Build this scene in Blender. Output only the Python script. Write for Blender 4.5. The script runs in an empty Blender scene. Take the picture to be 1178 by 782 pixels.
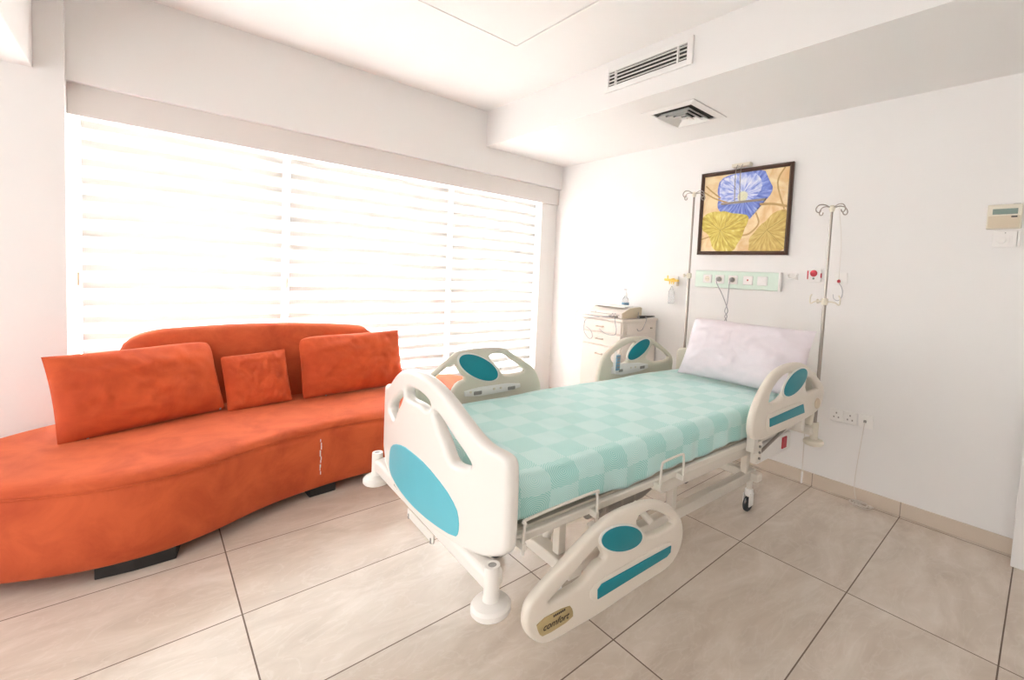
import bpy, bmesh, math, random
from mathutils import Vector, Matrix, noise
random.seed(7)
sc = bpy.context.scene
COL = sc.collection
PI = math.pi

# ------------------------------------------------------------------ camera, world, lights, exposure
CAM_R = [[0.724974, 0.002022, -0.688773], [-0.686969, 0.07451, -0.722857], [0.049859, 0.997218, 0.055407]]
CAM_C = [-3.38321, 0.0, 1.38476]
FOC, PCX, PCY = 521.873, 662.162, 344.974
cd = bpy.data.cameras.new('camera'); cam = bpy.data.objects.new('camera', cd); COL.objects.link(cam)
M4 = Matrix([CAM_R[0] + [CAM_C[0]], CAM_R[1] + [CAM_C[1]], CAM_R[2] + [CAM_C[2]], [0, 0, 0, 1]])
cam.matrix_world = M4
cd.sensor_fit = 'HORIZONTAL'; cd.sensor_width = 36
cd.lens = FOC / 1178 * 36
cd.shift_x = (589 - PCX) / 1178
cd.shift_y = (PCY - 391) / 1178
cd.clip_start = 0.02
sc.camera = cam

w = bpy.data.worlds.new('world'); sc.world = w; w.use_nodes = True
w.node_tree.nodes['Background'].inputs[0].default_value = (1.0, 0.985, 0.97, 1)
w.node_tree.nodes['Background'].inputs[1].default_value = 1.15

def area(name, loc, rot, sx, sy, power, col=(1, 1, 1)):
    l = bpy.data.lights.new(name, 'AREA'); l.shape = 'RECTANGLE'; l.size = sx; l.size_y = sy; l.energy = power; l.color = col
    o = bpy.data.objects.new(name, l); COL.objects.link(o); o.location = loc; o.rotation_euler = rot
    return o
# daylight outside the window wall, shining in through the blinds
area('window_daylight', (-1.97, 4.40, 1.35), (math.radians(-90), 0, 0), 4.2, 2.1, 680, (1.0, 0.975, 0.95))

sc.view_settings.view_transform = 'Standard'; sc.view_settings.look = 'None'
sc.view_settings.exposure = 1.0; sc.view_settings.gamma = 1.0; sc.view_settings.use_curve_mapping = False

# ------------------------------------------------------------------ materials
def mat(name, col, rough=0.5, metal=0.0, bump=0.0, bscale=60, var=0.0, vscale=6, spec=0.5, sheen=0.0, coat=0.0, trans=0.0, alpha=1.0):
    m = bpy.data.materials.new(name); m.use_nodes = True; nt = m.node_tree
    b = nt.nodes['Principled BSDF']
    b.inputs['Base Color'].default_value = (*col, 1); b.inputs['Roughness'].default_value = rough
    b.inputs['Metallic'].default_value = metal; b.inputs['Specular IOR Level'].default_value = spec
    b.inputs['Sheen Weight'].default_value = sheen; b.inputs['Coat Weight'].default_value = coat
    b.inputs['Transmission Weight'].default_value = trans; b.inputs['Alpha'].default_value = alpha
    tc = nt.nodes.new('ShaderNodeTexCoord')
    if var > 0:
        n = nt.nodes.new('ShaderNodeTexNoise'); n.inputs['Scale'].default_value = vscale; n.inputs['Detail'].default_value = 4
        nt.links.new(tc.outputs['Object'], n.inputs['Vector'])
        mx = nt.nodes.new('ShaderNodeMixRGB'); mx.blend_type = 'MIX'
        mx.inputs[1].default_value = (*[min(1, c * (1 + var)) for c in col], 1)
        mx.inputs[2].default_value = (*[c * (1 - var) for c in col], 1)
        nt.links.new(n.outputs['Fac'], mx.inputs[0]); nt.links.new(mx.outputs[0], b.inputs['Base Color'])
    if bump > 0:
        n = nt.nodes.new('ShaderNodeTexNoise'); n.inputs['Scale'].default_value = bscale; n.inputs['Detail'].default_value = 3
        nt.links.new(tc.outputs['Object'], n.inputs['Vector'])
        bp = nt.nodes.new('ShaderNodeBump'); bp.inputs['Strength'].default_value = bump; bp.inputs['Distance'].default_value = 0.004
        nt.links.new(n.outputs['Fac'], bp.inputs['Height']); nt.links.new(bp.outputs['Normal'], b.inputs['Normal'])
    return m

M = {}
M['wall'] = mat('wall_paint', (0.86, 0.84, 0.82), 0.75, bump=0.06, bscale=120, var=0.01, vscale=2)
M['ceil'] = mat('ceiling_paint', (0.85, 0.83, 0.81), 0.8, bump=0.04, bscale=100, var=0.01, vscale=2)
M['pelmet'] = mat('pelmet_paint', (0.80, 0.76, 0.73), 0.7, var=0.02, vscale=3)
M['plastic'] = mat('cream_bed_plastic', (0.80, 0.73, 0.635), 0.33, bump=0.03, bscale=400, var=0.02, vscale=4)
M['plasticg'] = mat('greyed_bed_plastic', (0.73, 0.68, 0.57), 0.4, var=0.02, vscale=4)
M['fbplastic'] = mat('white_bed_plastic', (0.84, 0.80, 0.75), 0.3, var=0.02, vscale=4)
M['teal'] = mat('teal_inlay', (0.0, 0.24, 0.30), 0.35, var=0.05, vscale=10)
M['teallt'] = mat('pale_teal_inlay', (0.12, 0.50, 0.60), 0.3, var=0.04, vscale=10)
M['frame'] = mat('cream_enamel_steel', (0.80, 0.75, 0.67), 0.35, var=0.03, vscale=8)
M['dkframe'] = mat('grey_steel', (0.30, 0.28, 0.25), 0.45, metal=0.3, var=0.1, vscale=20)
M['chrome'] = mat('brushed_chrome', (0.38, 0.34, 0.30), 0.35, metal=.9, var=0.05, vscale=30)
M['rubber'] = mat('black_rubber', (0.03, 0.035, 0.04), 0.55, var=0.2, vscale=30)
M['black'] = mat('black_plastic', (0.03, 0.028, 0.026), 0.45, var=0.2, vscale=30)
M['blackw'] = mat('black_stained_wood', (0.02, 0.018, 0.017), 0.5, var=0.3, vscale=12)
M['white'] = mat('white_plastic', (0.88, 0.86, 0.83), 0.4, var=0.01, vscale=10)
M['cream'] = mat('cream_plastic', (0.78, 0.72, 0.60), 0.45, var=0.03, vscale=10)
M['beige'] = mat('beige_plastic', (0.66, 0.56, 0.42), 0.5, var=0.03, vscale=10)
M['cab'] = mat('cream_lacquer', (0.88, 0.80, 0.73), 0.4, var=0.02, vscale=5)
M['handle'] = mat('bronze_pull', (0.55, 0.45, 0.36), 0.4, metal=0.6, var=0.05, vscale=20)
M['mint'] = mat('mint_green_panel', (0.68, 0.80, 0.70), 0.45, var=0.04, vscale=8)
M['grey'] = mat('mid_grey_plastic', (0.35, 0.33, 0.31), 0.5, var=0.05, vscale=20)
M['red'] = mat('red_plastic', (0.50, 0.03, 0.05), 0.4, var=0.05, vscale=20)
M['yellow'] = mat('yellow_plastic', (0.85, 0.58, 0.10), 0.4, var=0.05, vscale=20)
M['lcd'] = mat('grey_green_lcd', (0.22, 0.29, 0.25), 0.25, var=0.05, vscale=30)
M['brown'] = mat('dark_brown_frame', (0.075, 0.035, 0.022), 0.35, var=0.25, vscale=25)
M['gold'] = mat('gold_label', (0.50, 0.39, 0.19), 0.4, metal=0.15, var=0.08, vscale=40)
M['ink'] = mat('dark_print', (0.05, 0.035, 0.03), 0.6, var=0.1, vscale=40)
M['cable'] = mat('grey_cable', (0.42, 0.40, 0.42), 0.5, var=0.05, vscale=40)
M['wcable'] = mat('white_cable', (0.74, 0.69, 0.63), 0.5, var=0.03, vscale=40)
M['clear'] = mat('clear_plastic', (0.93, 0.95, 0.96), 0.08, trans=0.8, var=0.01, vscale=10)
M['bluelab'] = mat('blue_label', (0.20, 0.36, 0.50), 0.5, var=0.15, vscale=60)
M['dkmat'] = mat('grey_green_mattress_vinyl', (0.16, 0.19, 0.15), 0.45, var=0.1, vscale=12)
M['ventdk'] = mat('duct_shade', (0.03, 0.028, 0.022), 0.8, var=0.2, vscale=12)  # near-black colour standing in for the shade inside the air ducts
M['frameup'] = mat('window_upvc', (0.86, 0.86, 0.86), 0.4, var=0.01, vscale=10)

def velvet(name, col):
    m = mat(name, col, 0.85, sheen=0.3, bump=0.12, bscale=350)
    nt = m.node_tree; b = nt.nodes['Principled BSDF']
    b.inputs['Sheen Roughness'].default_value = 0.4; b.inputs['Sheen Tint'].default_value = (1.0, 0.42, 0.22, 1)
    tc = nt.nodes.new('ShaderNodeTexCoord')
    n = nt.nodes.new('ShaderNodeTexNoise'); n.inputs['Scale'].default_value = 5; n.inputs['Detail'].default_value = 6; n.inputs['Roughness'].default_value = .6; n.inputs['Distortion'].default_value = .6
    nt.links.new(tc.outputs['Object'], n.inputs['Vector'])
    r = nt.nodes.new('ShaderNodeValToRGB')
    r.color_ramp.elements[0].position = .30; r.color_ramp.elements[0].color = (col[0] * .80, col[1] * .68, col[2] * .6, 1)
    r.color_ramp.elements[1].position = .62; r.color_ramp.elements[1].color = (min(1, col[0] * 1.08), col[1] * 1.2, col[2] * 1.3, 1)
    nt.links.new(n.outputs['Fac'], r.inputs[0]); nt.links.new(r.outputs[0], b.inputs['Base Color'])
    return m
M['velvet'] = velvet('orange_velvet', (0.565, 0.088, 0.023))
M['velvet2'] = velvet('deep_orange_velvet', (0.56, 0.076, 0.016))

def floor_mat():
    m = bpy.data.materials.new('marbled_floor_tile'); m.use_nodes = True; nt = m.node_tree; b = nt.nodes['Principled BSDF']; L = nt.links.new
    tc = nt.nodes.new('ShaderNodeTexCoord'); mp = nt.nodes.new('ShaderNodeMapping')
    mp.inputs['Location'].default_value = (1.0623 + 1.0235 * 20, 0 - 0.0385 + .51 * 20, 0)
    L(tc.outputs['Object'], mp.inputs['Vector'])
    br = nt.nodes.new('ShaderNodeTexBrick'); br.offset = 0; br.offset_frequency = 1; br.squash = 1
    br.inputs['Scale'].default_value = 1; br.inputs['Brick Width'].default_value = 1.0235; br.inputs['Row Height'].default_value = .51
    br.inputs['Mortar Size'].default_value = .0028; br.inputs['Mortar Smooth'].default_value = .1; br.inputs['Bias'].default_value = 0
    br.inputs['Color1'].default_value = (0, 0, 0, 1); br.inputs['Color2'].default_value = (1, 1, 1, 1); br.inputs['Mortar'].default_value = (.5, .5, .5, 1)
    L(mp.outputs[0], br.inputs['Vector'])
    # per-tile offset of the veining
    ad = nt.nodes.new('ShaderNodeVectorMath'); ad.operation = 'MULTIPLY_ADD'; ad.inputs[1].default_value = (7, 3, 5)
    L(br.outputs['Color'], ad.inputs[0]); L(tc.outputs['Object'], ad.inputs[2])
    mp2 = nt.nodes.new('ShaderNodeMapping'); mp2.inputs['Rotation'].default_value = (0, 0, .6); mp2.inputs['Scale'].default_value = (1.0, 2.4, 1)
    L(ad.outputs[0], mp2.inputs['Vector'])
    n1 = nt.nodes.new('ShaderNodeTexNoise'); n1.inputs['Scale'].default_value = 2.2; n1.inputs['Detail'].default_value = 9; n1.inputs['Roughness'].default_value = .6; n1.inputs['Distortion'].default_value = .9
    L(mp2.outputs[0], n1.inputs['Vector'])
    r1 = nt.nodes.new('ShaderNodeValToRGB')
    r1.color_ramp.elements[0].position = .3; r1.color_ramp.elements[0].color = (.57, .48, .395, 1)
    r1.color_ramp.elements[1].position = .68; r1.color_ramp.elements[1].color = (.74, .655, .57, 1)
    e = r1.color_ramp.elements.new(.5); e.color = (.66, .57, .48, 1)
    L(n1.outputs['Fac'], r1.inputs[0])
    # thin pale veins
    n2 = nt.nodes.new('ShaderNodeTexNoise'); n2.inputs['Scale'].default_value = 3.0; n2.inputs['Detail'].default_value = 5; n2.inputs['Distortion'].default_value = 2.5
    L(mp2.outputs[0], n2.inputs['Vector'])
    r2 = nt.nodes.new('ShaderNodeValToRGB')
    for i in range(2): r2.color_ramp.elements[i].color = (0, 0, 0, 1)
    r2.color_ramp.elements[0].position = .47; r2.color_ramp.elements[1].position = .53
    e = r2.color_ramp.elements.new(.5); e.color = (.2, .2, .2, 1)
    L(n2.outputs['Fac'], r2.inputs[0])
    mv = nt.nodes.new('ShaderNodeMixRGB'); mv.inputs[2].default_value = (.82, .76, .70, 1)
    L(r2.outputs[0], mv.inputs[0]); L(r1.outputs[0], mv.inputs[1])
    mx = nt.nodes.new('ShaderNodeMixRGB'); mx.inputs[2].default_value = (.17, .12, .09, 1)
    L(br.outputs['Fac'], mx.inputs[0]); L(mv.outputs[0], mx.inputs[1]); L(mx.outputs[0], b.inputs['Base Color'])
    rr = nt.nodes.new('ShaderNodeMapRange'); rr.inputs[3].default_value = .22; rr.inputs[4].default_value = .8
    L(br.outputs['Fac'], rr.inputs[0]); L(rr.outputs[0], b.inputs['Roughness'])
    bp = nt.nodes.new('ShaderNodeBump'); bp.invert = True; bp.inputs['Distance'].default_value = .001; bp.inputs['Strength'].default_value = .4
    L(br.outputs['Fac'], bp.inputs['Height']); L(bp.outputs[0], b.inputs['Normal'])
    return m
M['floor'] = floor_mat()

def skirt_mat():
    m = mat('skirting_tile', (.66, .56, .46), .35, var=.06, vscale=5); nt = m.node_tree; b = nt.nodes['Principled BSDF']
    src = b.inputs['Base Color'].links[0].from_socket
    tc = nt.nodes.new('ShaderNodeTexCoord'); sp = nt.nodes.new('ShaderNodeSeparateXYZ'); nt.links.new(tc.outputs['Object'], sp.inputs[0])
    a = nt.nodes.new('ShaderNodeMath'); a.operation = 'ADD'; a.inputs[1].default_value = -.0385 + .51 * 20; nt.links.new(sp.outputs['Y'], a.inputs[0])
    mo = nt.nodes.new('ShaderNodeMath'); mo.operation = 'MODULO'; mo.inputs[1].default_value = .51; nt.links.new(a.outputs[0], mo.inputs[0])
    lt = nt.nodes.new('ShaderNodeMath'); lt.operation = 'LESS_THAN'; lt.inputs[1].default_value = .004; nt.links.new(mo.outputs[0], lt.inputs[0])
    mx = nt.nodes.new('ShaderNodeMixRGB'); mx.inputs[2].default_value = (.3, .23, .18, 1)
    nt.links.new(lt.outputs[0], mx.inputs[0]); nt.links.new(src, mx.inputs[1]); nt.links.new(mx.outputs[0], b.inputs['Base Color'])
    return m
M['skirt'] = skirt_mat()

def blind_mat():
    # day-and-night blind: alternating sheer and denser bands of pleated white cloth, lit from behind
    m = bpy.data.materials.new('zebra_blind_cloth'); m.use_nodes = True; nt = m.node_tree; nt.nodes.clear(); L = nt.links.new
    out = nt.nodes.new('ShaderNodeOutputMaterial')
    tc = nt.nodes.new('ShaderNodeTexCoord'); sp = nt.nodes.new('ShaderNodeSeparateXYZ'); L(tc.outputs['Object'], sp.inputs[0])
    nz = nt.nodes.new('ShaderNodeTexNoise'); nz.inputs['Scale'].default_value = 1.4; L(tc.outputs['Object'], nz.inputs['Vector'])
    ma = nt.nodes.new('ShaderNodeMath'); ma.operation = 'MULTIPLY_ADD'; ma.inputs[1].default_value = .05; L(nz.outputs['Fac'], ma.inputs[0]); L(sp.outputs['Z'], ma.inputs[2])
    mu = nt.nodes.new('ShaderNodeMath'); mu.operation = 'MULTIPLY'; mu.inputs[1].default_value = 1 / .104; L(ma.outputs[0], mu.inputs[0])
    fr = nt.nodes.new('ShaderNodeMath'); fr.operation = 'FRACT'; L(mu.outputs[0], fr.inputs[0])
    rp = nt.nodes.new('ShaderNodeValToRGB'); rp.color_ramp.interpolation = 'EASE'
    for e, (p, v) in zip(rp.color_ramp.elements, ((0.0, 0), (1.0, 0))): e.position = p; e.color = (v, v, v, 1)
    for p, v in ((.40, 0.0), (.50, 1.0), (.84, 1.0)):
        e = rp.color_ramp.elements.new(p); e.color = (v, v, v, 1)
    L(fr.outputs[0], rp.inputs[0])
    tcol = nt.nodes.new('ShaderNodeMixRGB'); tcol.inputs[1].default_value = (.86, .86, .86, 1); tcol.inputs[2].default_value = (.098, .089, .079, 1); L(rp.outputs[0], tcol.inputs[0])
    tr = nt.nodes.new('ShaderNodeBsdfTranslucent'); L(tcol.outputs[0], tr.inputs['Color'])
    df = nt.nodes.new('ShaderNodeBsdfDiffuse'); df.inputs['Color'].default_value = (.88, .86, .83, 1)
    mx = nt.nodes.new('ShaderNodeMixShader'); mx.inputs[0].default_value = .35
    L(tr.outputs[0], mx.inputs[1]); L(df.outputs[0], mx.inputs[2]); L(mx.outputs[0], out.inputs[0])
    return m
M['blind'] = blind_mat()

def sheet_mat():
    # damask check: squares of fine concentric lines alternating with paler squares
    m = bpy.data.materials.new('teal_damask_sheet'); m.use_nodes = True; nt = m.node_tree; b = nt.nodes['Principled BSDF']; L = nt.links.new
    uv = nt.nodes.new('ShaderNodeUVMap'); uv.uv_map = 'UVMap'
    sc_ = nt.nodes.new('ShaderNodeVectorMath'); sc_.operation = 'SCALE'; sc_.inputs['Scale'].default_value = 1 / .118; L(uv.outputs[0], sc_.inputs[0])
    ck = nt.nodes.new('ShaderNodeTexChecker'); ck.inputs['Scale'].default_value = 1
    ck.inputs['Color1'].default_value = (1, 1, 1, 1); ck.inputs['Color2'].default_value = (0, 0, 0, 1)
    of = nt.nodes.new('ShaderNodeVectorMath'); of.operation = 'ADD'; of.inputs[1].default_value = (20, 20, .5); L(sc_.outputs[0], of.inputs[0]); L(of.outputs[0], ck.inputs['Vector'])
    # concentric squares inside each check
    fr = nt.nodes.new('ShaderNodeVectorMath'); fr.operation = 'FRACTION'; L(of.outputs[0], fr.inputs[0])
    sb = nt.nodes.new('ShaderNodeVectorMath'); sb.operation = 'SUBTRACT'; sb.inputs[1].default_value = (.5, .5, .5); L(fr.outputs[0], sb.inputs[0])
    ln = nt.nodes.new('ShaderNodeVectorMath'); ln.operation = 'LENGTH'; L(sb.outputs[0], ln.inputs[0])
    ml = nt.nodes.new('ShaderNodeMath'); ml.operation = 'MULTIPLY'; ml.inputs[1].default_value = 2 * PI * 17; L(ln.outputs['Value'], ml.inputs[0])
    sn = nt.nodes.new('ShaderNodeMath'); sn.operation = 'SINE'; L(ml.outputs[0], sn.inputs[0])
    mr = nt.nodes.new('ShaderNodeMapRange'); mr.inputs[1].default_value = -.6; mr.inputs[2].default_value = .6; L(sn.outputs[0], mr.inputs[0])
    a = nt.nodes.new('ShaderNodeMixRGB'); a.inputs[1].default_value = (.26, .67, .62, 1); a.inputs[2].default_value = (.60, .86, .82, 1); L(mr.outputs[0], a.inputs[0])
    c = nt.nodes.new('ShaderNodeMixRGB'); c.inputs[1].default_value = (.46, .79, .755, 1); c.inputs[2].default_value = (.66, .885, .85, 1); L(mr.outputs[0], c.inputs[0])
    mx = nt.nodes.new('ShaderNodeMixRGB'); L(ck.outputs['Fac'], mx.inputs[0]); L(a.outputs[0], mx.inputs[1]); L(c.outputs[0], mx.inputs[2])
    L(mx.outputs[0], b.inputs['Base Color']); b.inputs['Roughness'].default_value = .6; b.inputs['Sheen Weight'].default_value = .6; b.inputs['Sheen Roughness'].default_value = .45; b.inputs['Sheen Tint'].default_value = (1, 1, 1, 1)
    b.inputs['Specular IOR Level'].default_value = .4
    return m
M['sheet'] = sheet_mat()
M['pillow'] = mat('pale_lilac_cotton', (.83, .76, .80), .8, bump=.25, bscale=14, var=.035, vscale=22, sheen=.2)

# ------------------------------------------------------------------ mesh helpers
def link(name, me, m=None, parent=None, smooth=True, bevel=0, seg=3, angle=35):
    o = bpy.data.objects.new(name, me); COL.objects.link(o)
    if m is not None: me.materials.append(m)
    if parent: o.parent = parent
    if smooth:
        for p in me.polygons: p.use_smooth = True
        try: me.set_sharp_from_angle(angle=math.radians(angle))
        except Exception: pass
    if bevel:
        md = o.modifiers.new('bevel', 'BEVEL'); md.width = bevel; md.segments = seg; md.limit_method = 'ANGLE'; md.angle_limit = math.radians(40)
        md.harden_normals = True
    return o
def obj(name, bm, m=None, parent=None, smooth=True, bevel=0, seg=3, angle=35):
    bmesh.ops.recalc_face_normals(bm, faces=bm.faces)
    me = bpy.data.meshes.new(name); bm.to_mesh(me); bm.free()
    return link(name, me, m, parent, smooth, bevel, seg, angle)
def tag(o, label, cat, group=None):
    o['label'] = label; o['category'] = cat
    if group: o['group'] = group
    return o
def struct(o): o['kind'] = 'structure'; return o
def empty(name, label, cat, loc=(0, 0, 0), rz=0, group=None):
    o = bpy.data.objects.new(name, None); COL.objects.link(o); o.location = loc; o.rotation_euler = (0, 0, rz); o.empty_display_size = .05
    return tag(o, label, cat, group)
def box(bm, c, s, R=None):
    vs = []
    for dx in (-.5, .5):
        for dy in (-.5, .5):
            for dz in (-.5, .5):
                v = Vector((dx * s[0], dy * s[1], dz * s[2]))
                if R is not None: v = R @ v
                vs.append(bm.verts.new(Vector(c) + v))
    for f in ((0, 1, 3, 2), (4, 6, 7, 5), (0, 4, 5, 1), (2, 3, 7, 6), (0, 2, 6, 4), (1, 5, 7, 3)):
        bm.faces.new([vs[i] for i in f])
def bx(a, b, bm=None):
    bm = bm or bmesh.new()
    box(bm, [(a[i] + b[i]) / 2 for i in range(3)], [abs(b[i] - a[i]) for i in range(3)])
    return bm
def tube(pts, r, n=10, bm=None, cap=True, sub=0, closed=False):
    bm = bm or bmesh.new()
    P = [Vector(p) for p in pts]
    if sub: P = spline(P, sub, closed)
    prev = None; rings = []
    for i, p in enumerate(P):
        if closed: t = (P[(i + 1) % len(P)] - P[i - 1])
        else: t = (P[min(i + 1, len(P) - 1)] - P[max(i - 1, 0)])
        t.normalize()
        if prev is None:
            a = Vector((0, 0, 1)) if abs(t.z) < .9 else Vector((1, 0, 0)); x = t.cross(a).normalized()
        else:
            x = (prev - t * prev.dot(t)).normalized()
        prev = x; y = t.cross(x)
        rr = r[i] if isinstance(r, (list, tuple)) else r
        rings.append([bm.verts.new(p + (x * math.cos(2 * PI * k / n) + y * math.sin(2 * PI * k / n)) * rr) for k in range(n)])
    m = len(rings)
    for i in range(m if closed else m - 1):
        A, B = rings[i], rings[(i + 1) % m]
        for k in range(n): bm.faces.new((A[k], A[(k + 1) % n], B[(k + 1) % n], B[k]))
    if cap and not closed: bm.faces.new(rings[0][::-1]); bm.faces.new(rings[-1])
    return bm
def spline(P, sub, closed=False):
    out = []; n = len(P)
    rng = range(n if closed else n - 1)
    for i in rng:
        if closed: p0, p1, p2, p3 = P[i - 1], P[i], P[(i + 1) % n], P[(i + 2) % n]
        else: p0, p1, p2, p3 = P[max(i - 1, 0)], P[i], P[i + 1], P[min(i + 2, n - 1)]
        for k in range(sub):
            t = k / sub
            out.append(.5 * ((2 * p1) + (p2 - p0) * t + (2 * p0 - 5 * p1 + 4 * p2 - p3) * t * t + (3 * p1 - p0 - 3 * p2 + p3) * t ** 3))
    if not closed: out.append(P[-1])
    return out
def lathe(prof, n=32, bm=None, c=(0, 0, 0), axis='z'):
    bm = bm or bmesh.new(); rings = []
    for r, z in prof:
        ring = []
        for k in range(n):
            a = 2 * PI * k / n; q = (r * math.cos(a), r * math.sin(a), z)
            if axis == 'y': q = (q[0], q[2], q[1])
            if axis == 'x': q = (q[2], q[0], q[1])
            ring.append(bm.verts.new((q[0] + c[0], q[1] + c[1], q[2] + c[2])))
        rings.append(ring)
    for i in range(len(rings) - 1):
        A, B = rings[i], rings[i + 1]
        for k in range(n): bm.faces.new((A[k], A[(k + 1) % n], B[(k + 1) % n], B[k]))
    bm.faces.new(rings[0][::-1]); bm.faces.new(rings[-1])
    return bm
def chaikin(P, it=2):
    for _ in range(it):
        Q = []
        for i in range(len(P)):
            a, b = P[i], P[(i + 1) % len(P)]
            Q.append((a[0] * .75 + b[0] * .25, a[1] * .75 + b[1] * .25)); Q.append((a[0] * .25 + b[0] * .75, a[1] * .25 + b[1] * .75))
        P = Q
    return P
def plate_mesh(outline, holes=(), th=.04, bev=.012, smooth=2, hs=None):
    """rounded plate in the local XY plane, thickness th along Z, centred"""
    cu = bpy.data.curves.new('plate_curve', 'CURVE'); cu.dimensions = '2D'; cu.fill_mode = 'BOTH'
    for k, P in enumerate([outline] + list(holes)):
        P = chaikin(P, smooth if k == 0 or hs is None else hs)
        s = cu.splines.new('POLY'); s.points.add(len(P) - 1); s.use_cyclic_u = True
        for i, p in enumerate(P): s.points[i].co = (p[0], p[1], 0, 1)
    cu.extrude = th / 2 - bev; cu.bevel_depth = bev; cu.bevel_resolution = 3; cu.offset = -bev
    o = bpy.data.objects.new('plate_tmp', cu); COL.objects.link(o)
    dg = bpy.context.evaluated_depsgraph_get(); me = bpy.data.meshes.new_from_object(o.evaluated_get(dg))
    bpy.data.objects.remove(o); bpy.data.curves.remove(cu)
    bm = bmesh.new(); bm.from_mesh(me); bpy.data.meshes.remove(me)
    bmesh.ops.remove_doubles(bm, verts=bm.verts, dist=1e-5)
    return bm
def stand(bm, y, flip=1):
    """turn an XY plate upright: X stays, Y becomes Z, placed in the plane Y=y"""
    for v in bm.verts: v.co = Vector((v.co.x, y - v.co.z, v.co.y))
    return bm
def ellipse(c, p, q, n=40):
    """ellipse around c with conjugate radius vectors p and q"""
    return [(c[0] + p[0] * math.cos(2 * PI * k / n) + q[0] * math.sin(2 * PI * k / n), c[1] + p[1] * math.cos(2 * PI * k / n) + q[1] * math.sin(2 * PI * k / n)) for k in range(n)]
def text_mesh(s, size, ext=.0006):
    cu = bpy.data.curves.new('txt', 'FONT'); cu.body = s; cu.size = size; cu.extrude = ext; cu.align_x = 'CENTER'; cu.align_y = 'CENTER'; cu.shear = .3
    o = bpy.data.objects.new('txt_tmp', cu); COL.objects.link(o)
    dg = bpy.context.evaluated_depsgraph_get(); me = bpy.data.meshes.new_from_object(o.evaluated_get(dg))
    bpy.data.objects.remove(o); bm = bmesh.new(); bm.from_mesh(me); return bm

# ------------------------------------------------------------------ room shell
YW = 3.86          # face of the wall band above the windows
ZC, ZS = 2.90, 2.573
struct(obj('floor', bx((-5.2, -1.4, -.08), (.0, 4.2, 0)), M['floor'], smooth=False))
bm = bx((-5.2, -1.4, ZC), (0, 4.2, ZC + .1))
bx((-.992, -1.4, ZS), (0, YW, ZC + .02), bm)
bx((-5.2, -1.4, 2.335), (-3.81, 3.80, ZC + .02), bm)
struct(obj('ceiling', bm, M['ceil'], smooth=False))
struct(obj('wall_right', bx((0, -1.4, -.08), (.12, 4.2, 3.0)), M['wall'], smooth=False))
struct(obj('wall_front_unseen', bx((-5.2, -1.5, -.08), (0, -1.4, 3.0)), M['wall'], smooth=False))  # unseen wall behind the camera, added to cut fill light from there
bm = bx((-3.70, YW, 2.325), (0, 4.2, ZC)); bx((-5.2, 3.80, 0), (-3.70, 4.2, ZC), bm)
bx((-.22, 3.93, 0), (0, 4.2, 2.325), bm); bx((-3.70, 3.95, 0), (-.22, 4.2, .26), bm)
struct(obj('wall_back', bm, M['wall'], smooth=False))
struct(obj('trim_1', bx((-3.70, 3.90, 2.15), (-.005, 3.925, 2.325)), M['pelmet'], smooth=False, bevel=.003, seg=2))
struct(obj('baseboard_right', bx((-.012, .05, 0), (0, 3.9, .086)), M['skirt'], smooth=False, bevel=.002, seg=2))
struct(obj('trim_2', bx((-.155, -1.4, 0), (0, .05, ZS)), M['wall'], smooth=False, bevel=.004, seg=2))
# windows behind the blinds
WX = [(-3.70, -2.615), (-2.615, -1.29), (-1.29, -.22)]
for k, (a, b) in enumerate(WX):
    bm = bmesh.new()
    for (p, q) in (((a, 4.06, .26), (a + .03, 4.12, 2.325)), ((b - .03, 4.06, .26), (b, 4.12, 2.325)), ((a + .03, 4.06, .26), (b - .03, 4.12, .31)), ((a + .03, 4.06, 2.27), (b - .03, 4.12, 2.325))): bx(p, q, bm)
    wo = struct(obj('window_%d' % (k + 1), bm, M['frameup'], smooth=False))
    g = bx((a + .03, 4.085, .31), (b - .03, 4.091, 2.27))
    go = obj('window_pane', g, M['clear'], wo, smooth=False)

# ------------------------------------------------------------------ blinds
BL = [(-3.652, -2.645, 'leftmost blind, next to the pier behind the big cushion'), (-2.60, -1.315, 'middle blind, behind the right end of the sofa'), (-1.27, -.28, 'rightmost blind, next to the cabinet corner')]
for k, (a, b, tx) in enumerate(BL):
    e = empty('window_blind', 'white striped zebra roller blind, ' + tx, 'blind', ((a + b) / 2, 3.955, .30), 0, 'zebra blinds on the window wall')
    bm = bmesh.new(); W = (b - a) / 2; nz = 220; H = 1.99; cols = []
    for i in range(nz + 1):
        z = H * i / nz; off = .006 * math.sin(2 * PI * z / .104 + k)
        cols.append([bm.verts.new((x, off + .002 * math.sin(x * 6 + z * 3), z)) for x in [-W + 2 * W * j / 12 for j in range(13)]])
    for i in range(nz):
        for j in range(12): bm.faces.new((cols[i][j], cols[i][j + 1], cols[i + 1][j + 1], cols[i + 1][j]))
    obj('blind_cloth', bm, M['blind'], e)
    obj('bottom_rail', bx((-W, -.012, -.025), (W, .012, .002)), M['white'], e, bevel=.004)
    t = tube([(0, 0, 0), (0, 0, 2 * W)], .022, 20)
    for v in t.verts: v.co = Vector((v.co.z - W, v.co.y, v.co.x + 1.99))
    obj('roller', t, M['white'], e)
    cx_ = -W - .012
    obj('pull_chain', tube([(cx_, -.02, 1.95), (cx_, -.022, .95)], .0022, 6), M['wcable'], e)
    obj('chain_weight', lathe([(.003, -.04), (.0075, -.036), (.0075, .036), (.003, .04)], 12, c=(cx_, -.022, .915)), M['beige'], e)

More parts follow.
